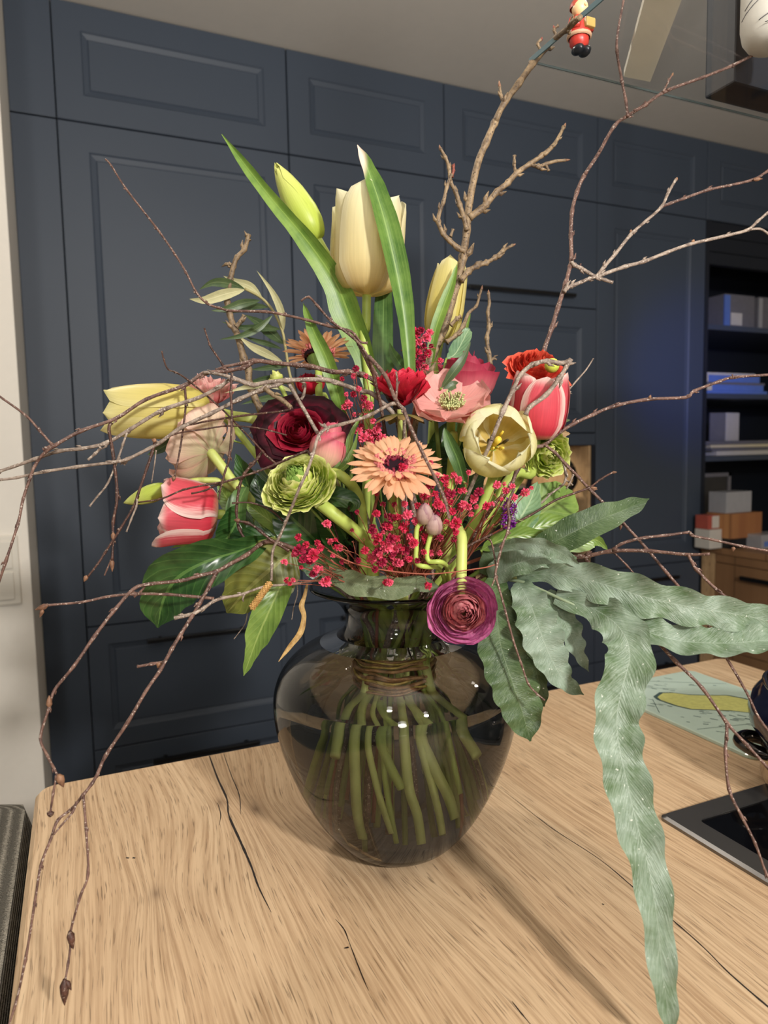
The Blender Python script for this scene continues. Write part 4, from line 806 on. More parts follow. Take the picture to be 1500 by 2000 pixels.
# ------------------------------------------------------------------ red gypsophila
gyp = [plain('gypsophila_red', (204, 50, 82), .6, 0, .3, .14, 700), plain('gypsophila_pink', (226, 88, 116), .6, 0, .3, .14, 700), plain('gypsophila_deep', (156, 32, 64), .6, 0, .3, .14, 700)]
gst = plain('gypsophila_stem', (150, 84, 66), .6, 0, .3, .12, 80)
def puff(R, n, seed):
    """a tiny double bloom: rows of crumpled petals"""
    rnd = random.Random(seed); v, f = [], []
    for k in range(n):
        z = 1-1.5*(k+.5)/n; a = k*2.39996; s = math.sqrt(max(0, 1-z*z)); d = Vector((s*math.cos(a), s*math.sin(a), z)).normalized()
        t = d.orthogonal().normalized(); b = d.cross(t); q = rnd.uniform(0, 6); t, b = t*math.cos(q)+b*math.sin(q), b*math.cos(q)-t*math.sin(q)
        L = R*rnd.uniform(.75, 1.1); w_ = R*.24; i = len(v)
        v += [d*R*.15, d*L*.7+t*w_, d*L+t*w_*.8+b*w_*.5, d*L*1.08+b*w_*.2, d*L-t*w_*.8-b*w_*.3, d*L*.7-t*w_]
        f += [(i, i+1, i+2, i+3), (i, i+3, i+4, i+5)]
    return v, f, None
gpm = [[meshdata('bloom', puff(.0042*s, 34, i), m) for i, s in enumerate((1, .85, 1.15))] for m in gyp]
def spray(name, label, root, blooms, seed, way=(), mats=gpm, stm=None, low=True, rs=.00035, cat='flower'):
    """blooms: (x, y, dd, size in px); wiry stems run from each bloom to a few forks, and from there to the root"""
    rnd = random.Random(seed); e = empty(name, Vector(P(*root)), label, cat)
    forks = []; tubes = []; R0 = P(*root)
    for b in blooms:
        p = P(b[0], b[1], b[2]); sz = b[3] if len(b) > 3 else 10
        mm = mats[rnd.choice((0, 0, 1, 1, 2)) if len(b) < 5 else b[4]][rnd.randrange(3)]
        M = frame(p, (EYE-p).normalized()+Vector((rnd.uniform(-.8, .8), rnd.uniform(-.8, .8), rnd.uniform(-.2, .9))))
        sc = S(sz*.9, b[2])/.0042
        mk('bloom', mm, None, e, MW[e].inverted() @ M @ Matrix.Diagonal((sc, sc, sc, 1)))
        near = min(forks, key=lambda q: (q-p).length, default=None)
        if near is None or (near-p).length > .022:
            q = p.lerp(R0, rnd.uniform(.3, .5)) + Vector((rnd.uniform(-1, 1), rnd.uniform(-1, 1), rnd.uniform(-1, 1)))*.004
            forks.append(q); tubes.append(tube(cr([tuple(R0), tuple(R0.lerp(q, .5)+Vector((rnd.uniform(-1, 1), 0, rnd.uniform(-1, 1)))*.004), tuple(q)], 4), [rs*1.9]*9, 4)); near = q
        mid = near.lerp(p, .55)+Vector((rnd.uniform(-1, 1), rnd.uniform(-1, 1), rnd.uniform(-1, 1)))*.0022
        tubes.append(tube([near, mid, p], [rs*1.2, rs, rs], 4))
        if rnd.random() < .6:
            q = mid + Vector((rnd.uniform(-1, 1), rnd.uniform(-1, 1), rnd.uniform(-.6, 1)))*.009; tubes.append(tube([mid, q], [rs, rs*.8], 4)); tubes.append(xf(puff(.0012, 7, 3), Matrix.Translation(q))[:2]+(None,))
    tag(mk('wiry_stems', join(*[(t[0], t[1]) for t in tubes]), stm or gst, e), kind='stuff')
    if low: stem(e, R0, Vector((0, 0, 1)), .0014, gst, way, lk=0)
    return e
G1 = [(830, 968), (816, 988), (850, 965), (872, 946), (895, 938), (880, 965), (855, 985), (905, 958), (925, 975), (915, 990), (935, 962), (900, 992), (770, 985, 8), (795, 1005), (748, 985, 8), (735, 1003, 8), (765, 1012), (790, 1030, 13), (812, 1018), (752, 1028), (728, 1030), (740, 1050), (775, 1052), (800, 1048), (770, 1072, 14), (755, 1068, 12), (738, 1078), (790, 1076), (808, 1060, 9), (725, 1092, 12), (745, 1098), (762, 1090), (800, 1092, 9), (830, 1050, 10), (840, 1080, 10), (858, 1050, 9), (850, 1005, 9), (872, 1020, 9), (890, 1022, 12), (886, 1053, 9), (873, 970), (770, 950, 9), (786, 914, 11), (800, 905, 8), (762, 1110, 9), (732, 1112, 8), (712, 1075, 8), (780, 1100, 8), (828, 1078, 8), (773, 1098), (760, 1138, 9), (836, 1145, 9), (820, 1030, 9), (815, 1095, 8), (700, 1095, 7), (790, 985, 8), (842, 950, 8), (866, 992, 9), (930, 990, 8), (735, 965, 6), (868, 935, 9), (886, 928, 10), (905, 985, 11), (780, 1010, 9), (762, 1052, 10)]
grn = random.Random(44); G1 += [(grn.gauss(770, 36), grn.gauss(1058, 32), grn.choice((6, 7, 8, 9))) for _ in range(34)] + [(grn.gauss(880, 36), grn.gauss(965, 22), grn.choice((6, 7, 8))) for _ in range(14)]
spray('gypsophila', 'dense spray of red gypsophila below the peach gerbera', (800, 1150, -.05), [(x, y, -.105 - .02*random.random(), (z[0] if z else 10)) for x, y, *z in G1], 1, rs=.0003)
G2 = [(583, 1050, 9), (638, 1023, 9), (585, 1075, 13), (575, 1082, 10), (612, 1085, 13), (600, 1078, 10), (625, 1070, 11), (645, 1058, 9), (663, 1070, 10), (655, 1055, 7), (620, 1060, 9), (605, 1095, 8), (592, 1092, 9), (628, 1110, 7), (618, 1112, 9), (588, 1108, 6), (555, 1098, 7), (560, 1134, 7), (572, 1133, 7), (566, 1140, 6), (635, 1137, 11), (640, 1130, 8), (612, 1120, 8), (668, 1098, 6), (650, 1085, 7), (598, 1064, 8)]
spray('gypsophila', 'loose spray of red gypsophila at the left, above the vase rim', (730, 1148, -.05), [(x, y, -.10 - .02*random.random(), s) for x, y, s in G2], 2, rs=.0003)
G3 = [(812, 650), (822, 645), (832, 660), (818, 668), (808, 672), (826, 676), (835, 690), (815, 690), (805, 700), (825, 702), (812, 655, 9), (838, 650, 8), (815, 712, 9), (830, 718, 8), (800, 690, 7), (842, 676, 7), (806, 648, 8), (860, 705, 7), (868, 730, 7), (845, 740, 7)]
spray('gypsophila', 'upright spray of red gypsophila beside the pale tip leaf, upper centre', (812, 790, -.02), [(x, y, -.03 - .015*random.random(), (z[0] if z else 10)) for x, y, *z in G3], 3, rs=.0003, way=[P(800, 900, -.02)])
G4 = [(690, 770, 9), (672, 795, 9), (680, 790, 10), (715, 790, 9), (710, 778, 8), (720, 792, 9), (695, 720, 7), (690, 735, 7), (668, 740, 7), (720, 845, 11), (730, 850, 11), (710, 855, 10), (735, 840, 9), (740, 830, 8), (724, 860, 9), (745, 855, 9), (705, 832, 8), (692, 810, 7), (728, 822, 8), (700, 760, 7), (740, 760, 7), (676, 770, 7), (716, 812, 7), (715, 735, 6), (700, 842, 8), (735, 868, 8)]
spray('gypsophila', 'red gypsophila between the rose bud and the red anemone', (740, 960, -.03), [(x, y, -.055 - .02*random.random(), s) for x, y, s in G4], 4, rs=.0003)
G5 = [(970, 947, 8), (988, 958, 10), (1003, 972, 9), (1025, 962, 9), (1038, 953, 6), (985, 945, 6), (915, 923, 6), (980, 975, 6), (960, 985, 6), (920, 1004, 8), (886, 1000, 7), (1000, 950, 6)]
spray('gypsophila', 'few pink gypsophila blooms below the open yellow tulip', (900, 1110, -.05), [(x, y, -.10 - .012*random.random(), s, 1) for x, y, s in G5], 5, rs=.0003)
pur = plain('statice_purple', (124, 36, 140), .6, 0, .3, .2, 500); pm = [[meshdata('bloom', puff(.0042, 18, 30+i), pur) for i in range(3)]]*3
spray('statice', 'small purple statice cluster beside the light green leaf at the right', (985, 1075, -.05), [(990+random.uniform(-8, 14), 978+j*5.2, -.085, 8) for j in range(11)] + [(985+random.uniform(-4, 22), 985+j*6, -.09, 7) for j in range(8)], 6, mats=pm, stm=stem_d)
# ------------------------------------------------------------------ leaves
def sprig(label, parts, root, seed=0, name='leafy_sprig', st=stem_d, sr=.0018, low=True):
    e = empty(name, P(*root), label, 'foliage')
    for k, (pts, w_, mat, prof, kw) in enumerate(parts):
        leafpart(e, 'leaf', pts, w_, mat, prof, seed=k+seed, **kw)
        if (Vector(P(*pts[0]))-Vector(P(*root))).length > .006:
            a, b = P(*root), P(*pts[0]); mk('stalk', tube(cr([tuple(a), tuple(a.lerp(b, .5)+Vector((0, 0, .004))), tuple(b)], 4), sr*.6, 5), st, e)
    if low: stem(e, P(*root), Vector((0, 0, 1)), sr, st, lk=0)
    return e
sprig('glossy dark green leaf hanging at the lower left with a pale highlight', [([(532, 1050, -.05), (470, 1075, -.07), (400, 1098, -.085), (345, 1130, -.085), (318, 1175, -.08), (308, 1226, -.07)], 118, salal, (.1, .5, .85, 1.0, .72, .03), dict(roll=.35, fold=.55, twist=-.5)),
    ([(535, 1048, -.05), (500, 1052, -.055), (450, 1068, -.05), (412, 1086, -.045)], 52, salal, LW, dict(roll=-.5, fold=.4)),
    ([(480, 985, -.04), (462, 1020, -.05), (440, 1055, -.05), (408, 1080, -.045)], 74, salal, LW, dict(roll=.35, fold=.35))], (545, 1085, -.04))
sprig('broad olive green leaf and a hanging leaf at the left of the vase neck', [([(572, 1078, -.045), (530, 1110, -.055), (485, 1150, -.055), (443, 1197, -.05)], 128, salaly, (.25, .8, 1.0, 1.0, .85, .5, .03), dict(roll=.15, fold=.12)),
    ([(556, 1128, -.05), (532, 1180, -.06), (505, 1240, -.06), (490, 1280, -.058), (476, 1320, -.055)], 62, salall, (.6, .95, 1, .85, .5, .3, .02), dict(roll=-.3, fold=.35, twist=.4)),
    ([(600, 1050, -.02), (560, 1080, -.02), (520, 1110, -.01), (480, 1130, 0)], 90, salal, LW, dict(roll=.3))], (590, 1110, -.03), 10)
sprig('yellow green blades and blue grey leaves left of the lime ranunculus stem', [([(560, 1050, -.04), (530, 1020, -.05), (500, 998, -.055), (478, 982, -.055)], 30, salall, BLADE, dict(roll=.2, fold=.3)),
    ([(470, 1045, -.045), (466, 1010, -.05), (470, 975, -.05), (482, 950, -.04)], 48, tleafd, BLADE, dict(roll=.5, fold=.5)),
    ([(560, 1060, -.03), (535, 1045, -.035), (512, 1030, -.035), (500, 1012, -.03)], 56, mint, LW, dict(roll=.2)),
    ([(545, 1010, -.02), (520, 985, -.02), (505, 950, -.02), (500, 925, -.02)], 50, salal, LW, dict(roll=.1)),
    ([(520, 1000, -.01), (490, 960, -.01), (475, 920, -.01), (460, 885, -.01)], 56, salal, LW, dict(roll=.4)),
    ([(470, 1000, -.02), (445, 975, -.02), (425, 945, -.02)], 40, salall, LW, dict(roll=.3))], (575, 1090, -.03), 20)
sprig('dark green leaves behind the thick stem of the lime ranunculus', [([(600, 985, -.06), (640, 972, -.075), (690, 982, -.078), (682, 1000, -.085)], 46, salal, LW, dict(roll=.4, fold=.4)),
    ([(640, 1080, -.03), (600, 1040, -.045), (560, 1000, -.05), (545, 965, -.04)], 100, salal, LW, dict(roll=.2)),
    ([(700, 1090, -.03), (670, 1040, -.04), (640, 1000, -.045), (610, 970, -.04)], 100, salal, LW, dict(roll=-.3)),
    ([(700, 1120, -.03), (650, 1105, -.04), (600, 1090, -.045), (560, 1085, -.04)], 80, salal, LW, dict(roll=.2))], (700, 1120, -.03), 30)
sprig('light green broad leaves at the right below the lime ranunculus', [([(985, 1052, -.045), (1030, 1020, -.045), (1080, 985, -.04), (1120, 962, -.03)], 108, salall, (.2, .8, 1.0, 1.0, .9, .7, .1), dict(roll=.2, fold=.15)),
    ([(1000, 1055, -.055), (1015, 1015, -.055), (1035, 980, -.05), (1050, 940, -.04)], 66, mint, LW, dict(roll=.1)),
    ([(985, 1055, -.06), (1030, 1038, -.06), (1085, 1022, -.055), (1132, 1028, -.05)], 52, salall, LW, dict(roll=.1, fold=.3)),
    ([(940, 1075, -.06), (985, 1052, -.065), (1040, 1045, -.065), (1092, 1055, -.06)], 42, salall, LW, dict(roll=-.1, fold=.2)),
    ([(1090, 1075, -.03), (1135, 1062, -.03), (1165, 1055, -.03), (1188, 1075, -.03)], 34, salall, LW, dict(roll=-.2)),
    ([(1000, 1130, -.03), (1060, 1118, -.03), (1100, 1110, -.03)], 30, salaly, LW, dict(roll=.2))], (945, 1110, -.04), 40)
sprig('dark tulip blade standing below the pale pink anemone', [([(906, 940, -.075), (895, 900, -.08), (880, 865, -.08), (868, 836, -.078)], 30, tleafd, BLADE, dict(roll=.3, fold=.4))], (912, 985, -.05), 50)
sprig('bright green tulip blade in front of the gerbera seen from behind', [([(672, 830, -.02), (662, 775, -.03), (640, 705, -.035), (612, 645, -.035), (592, 592, -.03)], 34, tleaf, BLADE, dict(roll=.3, fold=.45))], (690, 900, -.02), 52)
sprig('dark narrow leaves around the top of the dusky rose', [([(862, 758, -.055), (885, 728, -.06), (905, 700, -.06), (920, 666, -.055)], 20, olive, LW, dict(roll=.2)), ([(862, 770, -.05), (885, 752, -.05), (902, 756, -.045)], 18, olive, LW, dict(roll=.2)),
    ([(798, 742, -.02), (782, 712, -.02), (768, 690, -.015), (760, 668, -.01)], 22, tleafd, LW, dict(roll=.2)), ([(872, 700, -.01), (890, 690, -.005), (912, 650, 0), (918, 642, 0)], 34, mint, LW, dict(roll=.3))], (850, 800, -.03), 55)
sprig('olive leaf pair sticking out at the right below the pink tulip', [([(1052, 856, -.03), (1072, 840, -.03), (1095, 825, -.025), (1114, 820, -.02)], 20, olive, LW, dict(roll=.2)), ([(1050, 862, -.03), (1075, 856, -.035), (1098, 848, -.035), (1114, 847, -.03)], 24, oliveb2, LW, dict(roll=.1))], (1020, 900, -.03), 60)
rnd = random.Random(3)
for k, (lb, x0, x1, y0, y1) in enumerate((('dark green filler leaves deep in the left of the bouquet', 520, 700, 860, 1080), ('dark green filler leaves deep in the middle of the bouquet', 660, 840, 900, 1110), ('dark green filler leaves deep in the right of the bouquet', 820, 1010, 860, 1100))):
    parts = []
    for j in range(14):
        x, y = rnd.uniform(x0, x1), rnd.uniform(y0, y1); dd = rnd.uniform(.015, .07); ln = rnd.uniform(60, 110); a = math.atan2(y-1150, x-772)+rnd.uniform(-.5, .5); c_, s_ = math.cos(a), math.sin(a)
        parts.append(([(x, y, dd), (x+c_*ln*.4, y+s_*ln*.4, dd), (x+c_*ln, y+s_*ln, dd+.01)], rnd.uniform(45, 75), salal, LW, dict(roll=rnd.uniform(-.6, .6))))
    sprig(lb, parts, ((x0+x1)/2*.6+772*.4, 1120, .02), 70+k)
# fern
e = empty('fern_frond', P(965, 1130, -.06), 'large grey green fern frond arching out to the right and down over the worktop', 'fern')
mk('rachis', tube([P(940, 1150, -.05), P(975, 1128, -.075), P(1025, 1138, -.09), P(1085, 1165, -.105), P(1150, 1195, -.12)], [.0016, .0016, .0015, .0013, .001], 6), plain('fern_rib', (132, 146, 116), .5), e)
FL = (.7, .85, .95, 1, 1, .95, .85, .7, .45, .04)
leafpart(e, 'leaflet', [(1085, 1165, -.105), (1150, 1185, -.12), (1196, 1212, -.135), (1222, 1245, -.145), (1230, 1285, -.152), (1216, 1340, -.158), (1205, 1400, -.162), (1210, 1460, -.168), (1225, 1530, -.176), (1244, 1610, -.186), (1266, 1690, -.196), (1283, 1790, -.205), (1293, 1890, -.212), (1303, 1960, -.217), (1313, 2030, -.220)], 92, fern, (.35, .55, .8, .95, .98, 1.0, .98, .98, .95, .95, .9, .78, .66, .58, .42, .04), roll=.12, fold=.22, rip=.22, rf=11, nu=8, nv=110, lob=.09)
leafpart(e, 'leaflet', [(1010, 1130, -.085), (1070, 1121, -.10), (1160, 1136, -.12), (1260, 1166, -.135), (1360, 1188, -.14), (1450, 1202, -.14), (1540, 1222, -.135), (1600, 1238, -.13)], 80, fern, (.12, .42, .85, 1.0, .90, .80, .75, .5, .04), roll=-.15, fold=.25, rip=.3, rf=8, nu=8, nv=76, lob=.11)
leafpart(e, 'leaflet', [(1078, 1158, -.098), (1150, 1188, -.115), (1220, 1218, -.13), (1320, 1250, -.14), (1420, 1256, -.145), (1500, 1250, -.145), (1580, 1248, -.14)], 70, fern, (.10, .30, .6, .9, 1.0, .95, .7, .04), roll=.5, fold=.35, rip=.26, rf=8, nu=8, nv=76, lob=.09)
leafpart(e, 'leaflet', [(1012, 1136, -.087), (1036, 1180, -.105), (1054, 1230, -.115), (1076, 1285, -.12), (1102, 1330, -.122), (1140, 1357, -.12)], 80, fern, (.30, .85, 1.0, 1.0, .75, .42, .03), roll=.1, fold=.2, rip=.25, rf=7, nu=8, nv=60, lob=.10)
leafpart(e, 'leaflet', [(1066, 1156, -.097), (1094, 1198, -.105), (1114, 1238, -.108), (1130, 1276, -.11), (1150, 1312, -.108)], 52, fern, (.45, .9, 1.0, .80, .45, .03), roll=.3, fold=.3, rip=.25, rf=5, nu=8, nv=50, lob=.10)
leafpart(e, 'leaflet', [(968, 1130, -.073), (970, 1190, -.092), (978, 1260, -.102), (1000, 1330, -.108), (1020, 1390, -.108), (1036, 1448, -.106)], 96, fernd, (.35, .72, .95, 1.0, .95, .78, .04), roll=.15, fold=.2, rip=.16, rf=8, nu=8, nv=60, lob=.07)
leafpart(e, 'leaflet', [(1000, 1150, -.06), (1026, 1210, -.07), (1042, 1290, -.075), (1054, 1340, -.075), (1062, 1380, -.07)], 50, fernd, (.3, .7, 1.0, .9, .6, .1), roll=-.2, fold=.2, rip=.15, rf=5, nv=36, lob=.08)
stem(e, P(940, 1150, -.05), Vector((0, 0, 1)), .0018, stem_d, lk=0)
e = empty('fern_frond', P(960, 1110, -.06), 'smaller fern frond at the right with one long upright dark lobe', 'fern')
leafpart(e, 'leaflet', [(1035, 1082, -.075), (1095, 1052, -.09), (1160, 1020, -.095), (1220, 995, -.09), (1268, 974, -.08)], 66, fernd, (.5, .9, 1.0, .85, .55, .03), roll=.2, fold=.2, rip=.08, rf=4, nv=40, lob=.04)
leafpart(e, 'leaflet', [(955, 1130, -.065), (1000, 1105, -.085), (1060, 1088, -.095), (1125, 1098, -.095)], 66, fern, (.5, .9, 1.0, .8, .3), roll=.45, fold=.3, rip=.15, rf=4)
leafpart(e, 'leaflet', [(955, 1072, -.08), (1010, 1062, -.10), (1060, 1066, -.112), (1100, 1082, -.115), (1138, 1112, -.112)], 34, fern, (.4, .8, 1.0, .9, .03), roll=-.4, fold=.3, rip=.3, rf=4)
leafpart(e, 'leaflet', [(950, 1125, -.05), (975, 1085, -.06), (1000, 1060, -.065)], 60, fernd, (.5, .9, 1.0, .7, .1), roll=.1)
stem(e, P(950, 1130, -.05), Vector((0, 0, 1)), .0016, stem_d, lk=0)
e = empty('leaf', P(625, 1112, -.08), 'grey green wavy leaf lying across the front of the vase rim', 'leaf')
leafpart(e, 'blade', [(622, 1112, -.070), (660, 1128, -.085), (710, 1143, -.092), (770, 1148, -.095), (820, 1140, -.093), (858, 1152, -.088)], 46, ferng, (.1, .8, 1.0, 1.0, .9, .6, .3), roll=-.1, fold=.2, rip=.22, rf=4, nu=8, nv=40, lob=.10)
stem(e, P(858, 1152, -.085), Vector((0, 0, 1)), .0014, stem_d, lk=0)
# olive sprig
e = empty('olive_sprig', P(557, 690, .0), 'olive sprig with narrow two-tone leaves at the upper left of the bouquet', 'foliage')
stem(e, P(478, 564, .0), Vector((0, 0, 1)), .0012, plain('olive_twig', (150, 142, 96), .6), [P(512, 583, 0), P(536, 612, 0), P(552, 649, 0), P(558, 682, 0), P(575, 760, 0), P(640, 900, 0), P(700, 1050, 0)], lk=0)
for pts, w_, m, rl in (([(477, 564, 0), (445, 553, -.005), (415, 552, -.01), (389, 566, -.01)], 20, olive, .3), ([(478, 566, 0), (440, 574, -.01), (400, 586, -.015), (370, 584, -.015)], 22, oliveb, .2), ([(513, 584, 0), (490, 560, 0), (462, 550, 0), (436, 539, .005)], 17, oliveb, .2), ([(554, 646, 0), (550, 610, -.01), (532, 570, -.01), (501, 528, -.01)], 16, oliveb, .4),
        ([(508, 587, 0), (475, 592, 0), (445, 602, -.005), (412, 607, -.01)], 18, olive, .2), ([(525, 600, 0), (490, 598, .01), (455, 606, .01), (415, 608, .01)], 16, olive, -.2), ([(532, 616, 0), (505, 640, -.005), (470, 656, -.01), (428, 663, -.015)], 15, olive, .3), ([(548, 643, 0), (515, 640, .005), (475, 640, .005), (432, 628, .005)], 15, olive, .1),
        ([(555, 672, 0), (530, 650, .01), (505, 630, .01), (478, 615, .015)], 24, olive, .2), ([(553, 708, 0), (520, 690, 0), (490, 675, -.005), (466, 656, -.01)], 18, oliveb, .3), ([(550, 681, 0), (525, 672, .005), (500, 665, .005), (475, 656, .005)], 11, olive, .2), ([(575, 765, 0), (530, 752, 0), (485, 755, -.005), (438, 768, -.01)], 15, oliveb, .2),
        ([(570, 752, .01), (535, 740, .01), (500, 745, .01), (462, 760, .01)], 15, olive, .2), ([(585, 790, 0), (545, 778, 0), (510, 780, 0), (470, 790, 0)], 16, olive, .1), ([(590, 800, 0), (550, 800, 0), (520, 812, 0), (485, 850, 0)], 17, oliveb, .2), ([(560, 716, .01), (540, 716, .01), (510, 720, .01), (490, 722, .01)], 12, olive, .2), ([(350, 858, 0), (330, 866, 0), (305, 880, 0), (288, 889, 0)], 22, olive, .2)):
    leafpart(e, 'leaf', pts, w_, m, LW, roll=rl, fold=.2, nu=4, nv=14)
mk('twiglet', tube([P(350, 858, 0), P(420, 850, 0), P(520, 880, 0), P(600, 940, 0)], .0008, 5), stem_d, e)
# ------------------------------------------------------------------ bare branches
birch = bark_mat('birch_bark', (70, 46, 40), (122, 92, 80), (176, 160, 148)); birchl = bark_mat('birch_bark_pale', (98, 82, 72), (162, 146, 132), (190, 178, 164)); birchd = bark_mat('birch_bark_dark', (48, 30, 26), (90, 58, 46), (140, 120, 106)); fruit = bark_mat('fruit_bark', (86, 70, 54), (150, 128, 98), (66, 52, 42), .8); budm = bark_mat('bud_scale', (92, 62, 48), (150, 112, 84)); rbud = bark_mat('bud_red', (104, 50, 44), (150, 84, 66))
brnd = random.Random(12)
def twigmd(pts, r0_, r1_, d0=0, d1=None, knob=.22, buds=True, n=4):
    """pts (x, y) or (x, y, dd); radii in pixels; node swellings and side buds along the way"""
    d1 = d0 if d1 is None else d1; m = len(pts)
    q = [(p[0], p[1], p[2] if len(p) > 2 else d0+(d1-d0)*i/(m-1)) for i, p in enumerate(pts)]
    w_ = [tuple(P(*p)) for p in q]; c = cr(w_, n); k = len(c); rad = []
    for i in range(k):
        t = i/(k-1); dd = q[min(int(t*(m-1)+.5), m-1)][2]; r = S((r0_+(r1_-r0_)*t)*.86, dd)
        rad.append(r*(1+(knob*1.5 if i % n == 0 else 0)*brnd.uniform(.2, 1.2)+brnd.uniform(-.06, .06)))
    md = [tube(c, rad, 7)]
    if buds:
        for i in range(n, k-1, n):
            if brnd.random() < .6:
                p = Vector(c[i]); t = (Vector(c[i+1])-p).normalized(); sd = t.orthogonal().normalized(); a = brnd.uniform(0, 6); sd = sd*math.cos(a)+t.cross(sd)*math.sin(a); r = rad[i]
                md.append(tube([p, p+sd*r*1.2+t*r*.8, p+sd*r*1.7+t*r*2.6], [r*.7, r*.62, r*.1], 5))
    return join(*[(x[0], x[1]) for x in md])
def bud(parent, x, y, dd, ax, L, W, mat):
    b = mk('bud', lathe([(.3*W, 0), (W, .25*L), (.85*W, .55*L), (.35*W, .85*L), (0, L)], (0, 0, 0), 8, frame(P(x, y, dd), V(*ax))), mat, parent); return b
def branch(label, main, subs, cat='branch', name='birch_branch', mat=None, group=None, buds=(), low=None):
    mat = mat or birch; o = mk(name, twigmd(*main), mat); centre(o); tag(o, label, cat, group)
    for s in subs:
        m2 = mat
        if isinstance(s[-1], bpy.types.Material): m2 = s[-1]; s = s[:-1]
        mk('side_twig', twigmd(*s), m2, o)
    for b in buds: bud(o, *b)
    if low: stem(o, P(*low[0]), Vector((0, 0, 1)), low[1], mat, [P(*x) for x in low[2:]], 'lower_stem', lk=0)
    return o
# thick fruit-wood branch, upper centre
branch('thick bare branch with knobbly buds rising from the centre to the hanging glass shelf', ([(815, 790), (830, 733), (847, 687), (868, 640), (882, 590), (897, 540), (905, 500), (912, 450), (917, 395), (933, 320), (949, 280), (966, 240), (984, 203), (1013, 163), (1040, 125), (1067, 93), (1088, 72, -.01), (1112, 53, -.05), (1133, 34, -.075)], 10.5, 5.6, .0, .03, .18),
  [([(984, 203), (979, 188), (976, 170)], 4, 3, .02, .02, .4), ([(917, 425), (940, 408), (949, 400), (970, 375), (992, 357), (1008, 339), (1035, 320), (1058, 304), (1077, 288), (1090, 270), (1101, 248)], 8, 3.6, .01, .03, .25), ([(1035, 320), (1052, 325), (1067, 320), (1085, 315), (1104, 313)], 5, 3, .025, .03, .35), ([(1008, 339), (1004, 322), (1005, 304)], 4, 2.6, .02, .02, .5), ([(1066, 322), (1072, 334)], 4, 2.4, .028, .028, .5),
   ([(908, 490), (895, 485), (878, 470), (866, 457), (856, 433), (860, 410), (866, 395), (873, 365), (882, 340)], 6.5, 3.4, .0, -.01, .25), ([(912, 450), (906, 425), (898, 400), (890, 375), (880, 355), (877, 328), (870, 308), (860, 290)], 6, 3.2, .005, 0, .25), ([(882, 345), (886, 333), (884, 322)], 3.4, 2.2, .0, .0, .4, False, 4, rbud), ([(880, 462), (885, 448)], 3.6, 2.6, 0, 0, .4),
   ([(900, 548), (915, 530), (932, 519), (950, 513), (967, 503), (983, 489), (1001, 479)], 7, 3, .0, .015, .4), ([(872, 668), (890, 655), (905, 636), (915, 612), (930, 598), (936, 580), (940, 566)], 5, 2.6, -.01, .005, .3), ([(880, 635), (893, 622), (900, 618)], 4.5, 4, -.012, -.012, .4), ([(958, 712), (955, 690), (951, 660), (955, 640), (953, 610), (956, 592), (954, 572)], 5.2, 3.4, .03, .03, .25), ([(955, 710), (964, 700), (970, 703)], 3.5, 2, .03, .03, .3),
   ([(1060, 103), (1050, 86), (1056, 78)], 3.4, 2.6, .03, .03, .5), ([(1088, 72), (1082, 58), (1090, 50)], 3.5, 2.4, .03, .03, .5), ([(1108, 56), (1116, 44), (1126, 36)], 5, 4, -.05, -.07, .5), ([(1096, 66), (1106, 62), (1112, 64)], 4, 3, -.02, -.04, .5)],
  name='fruit_branch', mat=fruit, low=((815, 790, 0), .0036, (800, 900, 0), (785, 1050, 0)),
  buds=[(976, 172, .02, (-.1, 1, 0), S(16), S(3.2), budm), (1101, 250, .03, (.4, 1, 0), S(12), S(3), budm), (1103, 313, .03, (1, .1, 0), S(12), S(2.6), budm), (860, 293, 0, (-.2, 1, 0), S(11), S(2.6), budm), (885, 330, 0, (.2, 1, 0), S(12), S(3), rbud), (1000, 480, .015, (1, .5, 0), S(9), S(2.6), budm), (940, 568, .005, (.2, 1, 0), S(12), S(2.6), budm), (954, 575, .03, (0, 1, 0), S(10), S(2.6), budm), (1056, 80, .03, (.4, 1, 0), S(9), S(3), rbud), (1083, 60, .03, (-.2, 1, 0), S(12), S(3), rbud), (1013, 163, .025, (.3, .8, 0), S(14), S(3), rbud), (1030, 138, .025, (.7, .6, 0), S(16), S(3.4), rbud)])
branch('short knobbly fruit-wood branch behind the olive leaves, upper left', ([(530, 850), (512, 807), (488, 753), (485, 721), (476, 700), (464, 655), (457, 640), (449, 615), (444, 590), (445, 567), (450, 545), (456, 520), (463, 502), (477, 487), (486, 458)], 9, 5, .0, .0, .25), [([(461, 638), (470, 628), (476, 615)], 5.5, 3.5, 0, 0, .5), ([(486, 470), (483, 463), (480, 460)], 4, 2.5, 0, 0, .5), ([(456, 520), (449, 516), (447, 522)], 4, 3, 0, 0, .5)],
  name='fruit_branch', mat=fruit, low=((530, 850, 0), .0026, (600, 960, 0), (690, 1080, 0)))
